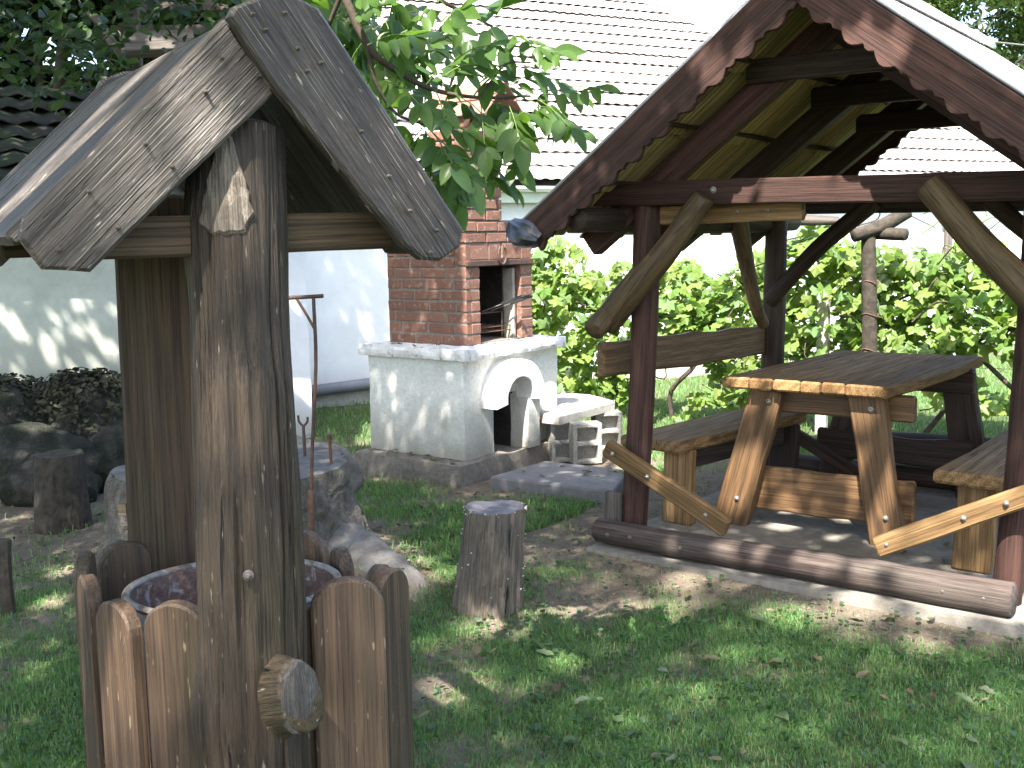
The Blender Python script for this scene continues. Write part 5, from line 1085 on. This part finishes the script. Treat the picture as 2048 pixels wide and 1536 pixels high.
# ------------------------------------------------------------------ grass, weeds, fallen leaves
def lawn_dens(x, y):
    return (1-dens_bare(x, y))*(.55+.45*min(1, max(-.6, 2.2*mnoise.noise(V((x*4.5, y*4.5, 6))))))
def blocked(x, y):
    p = V((x, y, 0)); d = p-G0; s, t = d.dot(S), d.dot(B)
    if -.07 < s < 2.05 and -.16 < t < 2.14: return True
    d = p-C0; a, b_ = d.dot(A), d.dot(B)
    if -.01 < a < .93 and -.01 < b_ < 1.13: return True
    if -.95 < a < -.15 and .1 < b_ < .72: return True
    if math.hypot(x+.6, y-2.3) < .36 or math.hypot(x+1.35, y-5.17) < .62 or math.hypot(x+.115, y-4.43) < .14: return True
    d = p-H0
    if d.dot(HN) < .03: return True
    d = p-LC
    if d.dot(HN) < .02 and d.dot(HD) < .02: return True
    return False
r = np.random.default_rng(31)
def scatter(n, y0, y1, xr, dens=lambda x, y: 1-dens_bare(x, y)):
    out = []
    while len(out) < n:
        y = y0+(y1-y0)*r.random()**.9; x = y*r.uniform(xr[0], xr[1])
        if r.random() < max(.03, dens(x, y))**1.3 and not blocked(x, y): out.append((x, y, ground_h(x, y)))
    return np.array(out)
def blades(P, h, w_, seed):
    r = np.random.default_rng(seed); n = len(P); a = r.uniform(0, 2*np.pi, n); ln = r.uniform(.15, .9, n); hh = h*r.uniform(.5, 1.35, n); ww = w_*r.uniform(.7, 1.3, n)
    side = np.stack([np.cos(a), np.sin(a), np.zeros(n)], 1); b_ = r.uniform(0, 2*np.pi, n); bend = np.stack([np.cos(b_), np.sin(b_), np.zeros(n)], 1)
    mid = P+bend*(hh*ln*.25)[:, None]+np.array([0, 0, 1])*(hh*.6)[:, None]; tip = P+bend*(hh*ln*.85)[:, None]+np.array([0, 0, 1])*(hh*(1-.35*ln))[:, None]
    s = side*ww[:, None]*.5; v = np.stack([P-s, P+s, mid-s*.8, mid+s*.8, tip], 1).reshape(-1, 3); o = (np.arange(n)*5)[:, None]
    return v, (o+np.array([0, 1, 3, 2, 2, 3, 4])[None]).ravel(), np.tile([4, 3], n)
Pn = scatter(190000, 2.1, 5.0, (-.74, .74), lawn_dens); v1, i1, k1 = blades(Pn, .027, .0027, 1)
Pf = scatter(44000, 5.0, 8.0, (-.7, .72)); v2, i2, k2 = blades(Pf, .045, .005, 2)
Pf2 = scatter(34000, 7.4, 13.0, (-.2, .75), lambda x, y: 1); v3, i3, k3 = blades(Pf2, .05, .008, 3)
link('grass', npmesh('grass', np.concatenate([v1, v2, v3]), np.concatenate([i1, i2+len(v1), i3+len(v1)+len(v2)]), np.concatenate([k1, k2, k3])), M_GRASS, kind='stuff', label='short patchy lawn grass', cat='grass')
Pw_ = scatter(4600, 2.3, 6.5, (-.5, .5), lambda x, y: .55-.4*dens_bare(x, y)+.5*max(0, mnoise.noise(V((x*3, y*3, 8))))); Pw_[:, 2] += r.uniform(.008, .035, len(Pw_))
v_, i_, k_ = leaf_cloud(Pw_, np.array([0, 0, 1.0])[None]+r.normal(0, .35, (len(Pw_), 3)), .021, seed=8, aspect=.75); link('weeds', npmesh('weeds', v_, i_, k_), M_WEED, kind='stuff', label='small broad-leaved weeds in the lawn', cat='weeds')
# crumbs of soil and dead bits on the bare ground
Pc = scatter(5200, 2.3, 7.2, (-.5, .45), lambda x, y: dens_bare(x, y)); sz = .006+.014*r.random(len(Pc))**3
oct_ = np.array([[1, 0, 0], [0, 1, 0], [-1, 0, 0], [0, -1, 0], [0, 0, .7], [0, 0, -.7]]); vv = (Pc[:, None, :]+oct_[None]*sz[:, None, None]*r.uniform(.6, 1.3, (len(Pc), 6, 1))).reshape(-1, 3)
fi = np.array([[0, 1, 4], [1, 2, 4], [2, 3, 4], [3, 0, 4]]).ravel(); link('soil_crumbs', npmesh('crumbs', vv, (np.arange(len(Pc))[:, None]*6+fi[None]).ravel(), np.full(len(Pc)*4, 3)), grainy('soil_crumb', (.08, .06, .042), (.2, .16, .115), 60, .95, .3), kind='stuff', label='crumbs of dry soil on the bare ground', cat='soil')
FLM = []
for k in range(6):
    me = leaflet_mesh(50+k, .42+.03*k)
    for q2 in me.vertices: q2.co.z = abs(q2.co.y)*random.uniform(.2, .7) + .05*math.sin(q2.co.x*5+k)+.04
    me.materials.append(M_FALL); me.shade_smooth(); FLM.append(me)
def fallen(p, label, group, L=None):
    a = random.uniform(0, 6.28); L = L or random.uniform(.035, .07); n = V((random.gauss(0, .22), random.gauss(0, .22), 1)).normalized(); x = V((math.cos(a), math.sin(a), 0)); x = (x-n*x.dot(n)).normalized()
    link('fallen_leaf', random.choice(FLM), None, None, basis(p+Z*.006, x*L, n.cross(x)*L, n*L), label=label, cat='leaf', group=group)
cnt_ = 0
while cnt_ < 115:
    y = random.uniform(2.5, 5.6); x = y*random.uniform(-.12, .48)
    if not blocked(x, y): fallen(V((x, y, ground_h(x, y)+.018)), 'dry walnut leaf lying in the grass of the foreground lawn', 'fallen leaves on the lawn'); cnt_ += 1
cnt_ = 0
while cnt_ < 85:
    y = random.uniform(4.6, 7.6); x = y*random.uniform(-.44, -.02)
    if not blocked(x, y): fallen(V((x, y, ground_h(x, y)+.004)), 'fallen walnut leaf on the bare soil around the stumps and fireplace', 'fallen leaves on bare soil'); cnt_ += 1
for k in range(11): fallen(fz(random.uniform(-.85, -.22), random.uniform(.18, .64), .064), 'curled leaf lying on the flat concrete slab in front of the fireplace', 'leaves on the concrete slab')
for k in range(9): fallen(fz(random.uniform(.1, .85), random.uniform(.02, .13), .128), 'leaf lying on the foundation step along the white fireplace base', 'leaves on the fireplace foundation', .06)
for k in range(8): fallen(fz(*random.choice([(random.uniform(.3, .85), random.uniform(.12, .28)), (random.uniform(.04, .15), random.uniform(.3, 1.15))]), .838), 'leaf lying on the white ledge of the fireplace', 'leaves on the fireplace ledge', .05)
for k in range(12): fallen(gz(random.uniform(.3, 1.5), random.uniform(.15, 1.6), .064), 'dark dry leaf lying on the patio under the picnic table', 'leaves on the patio', .06)
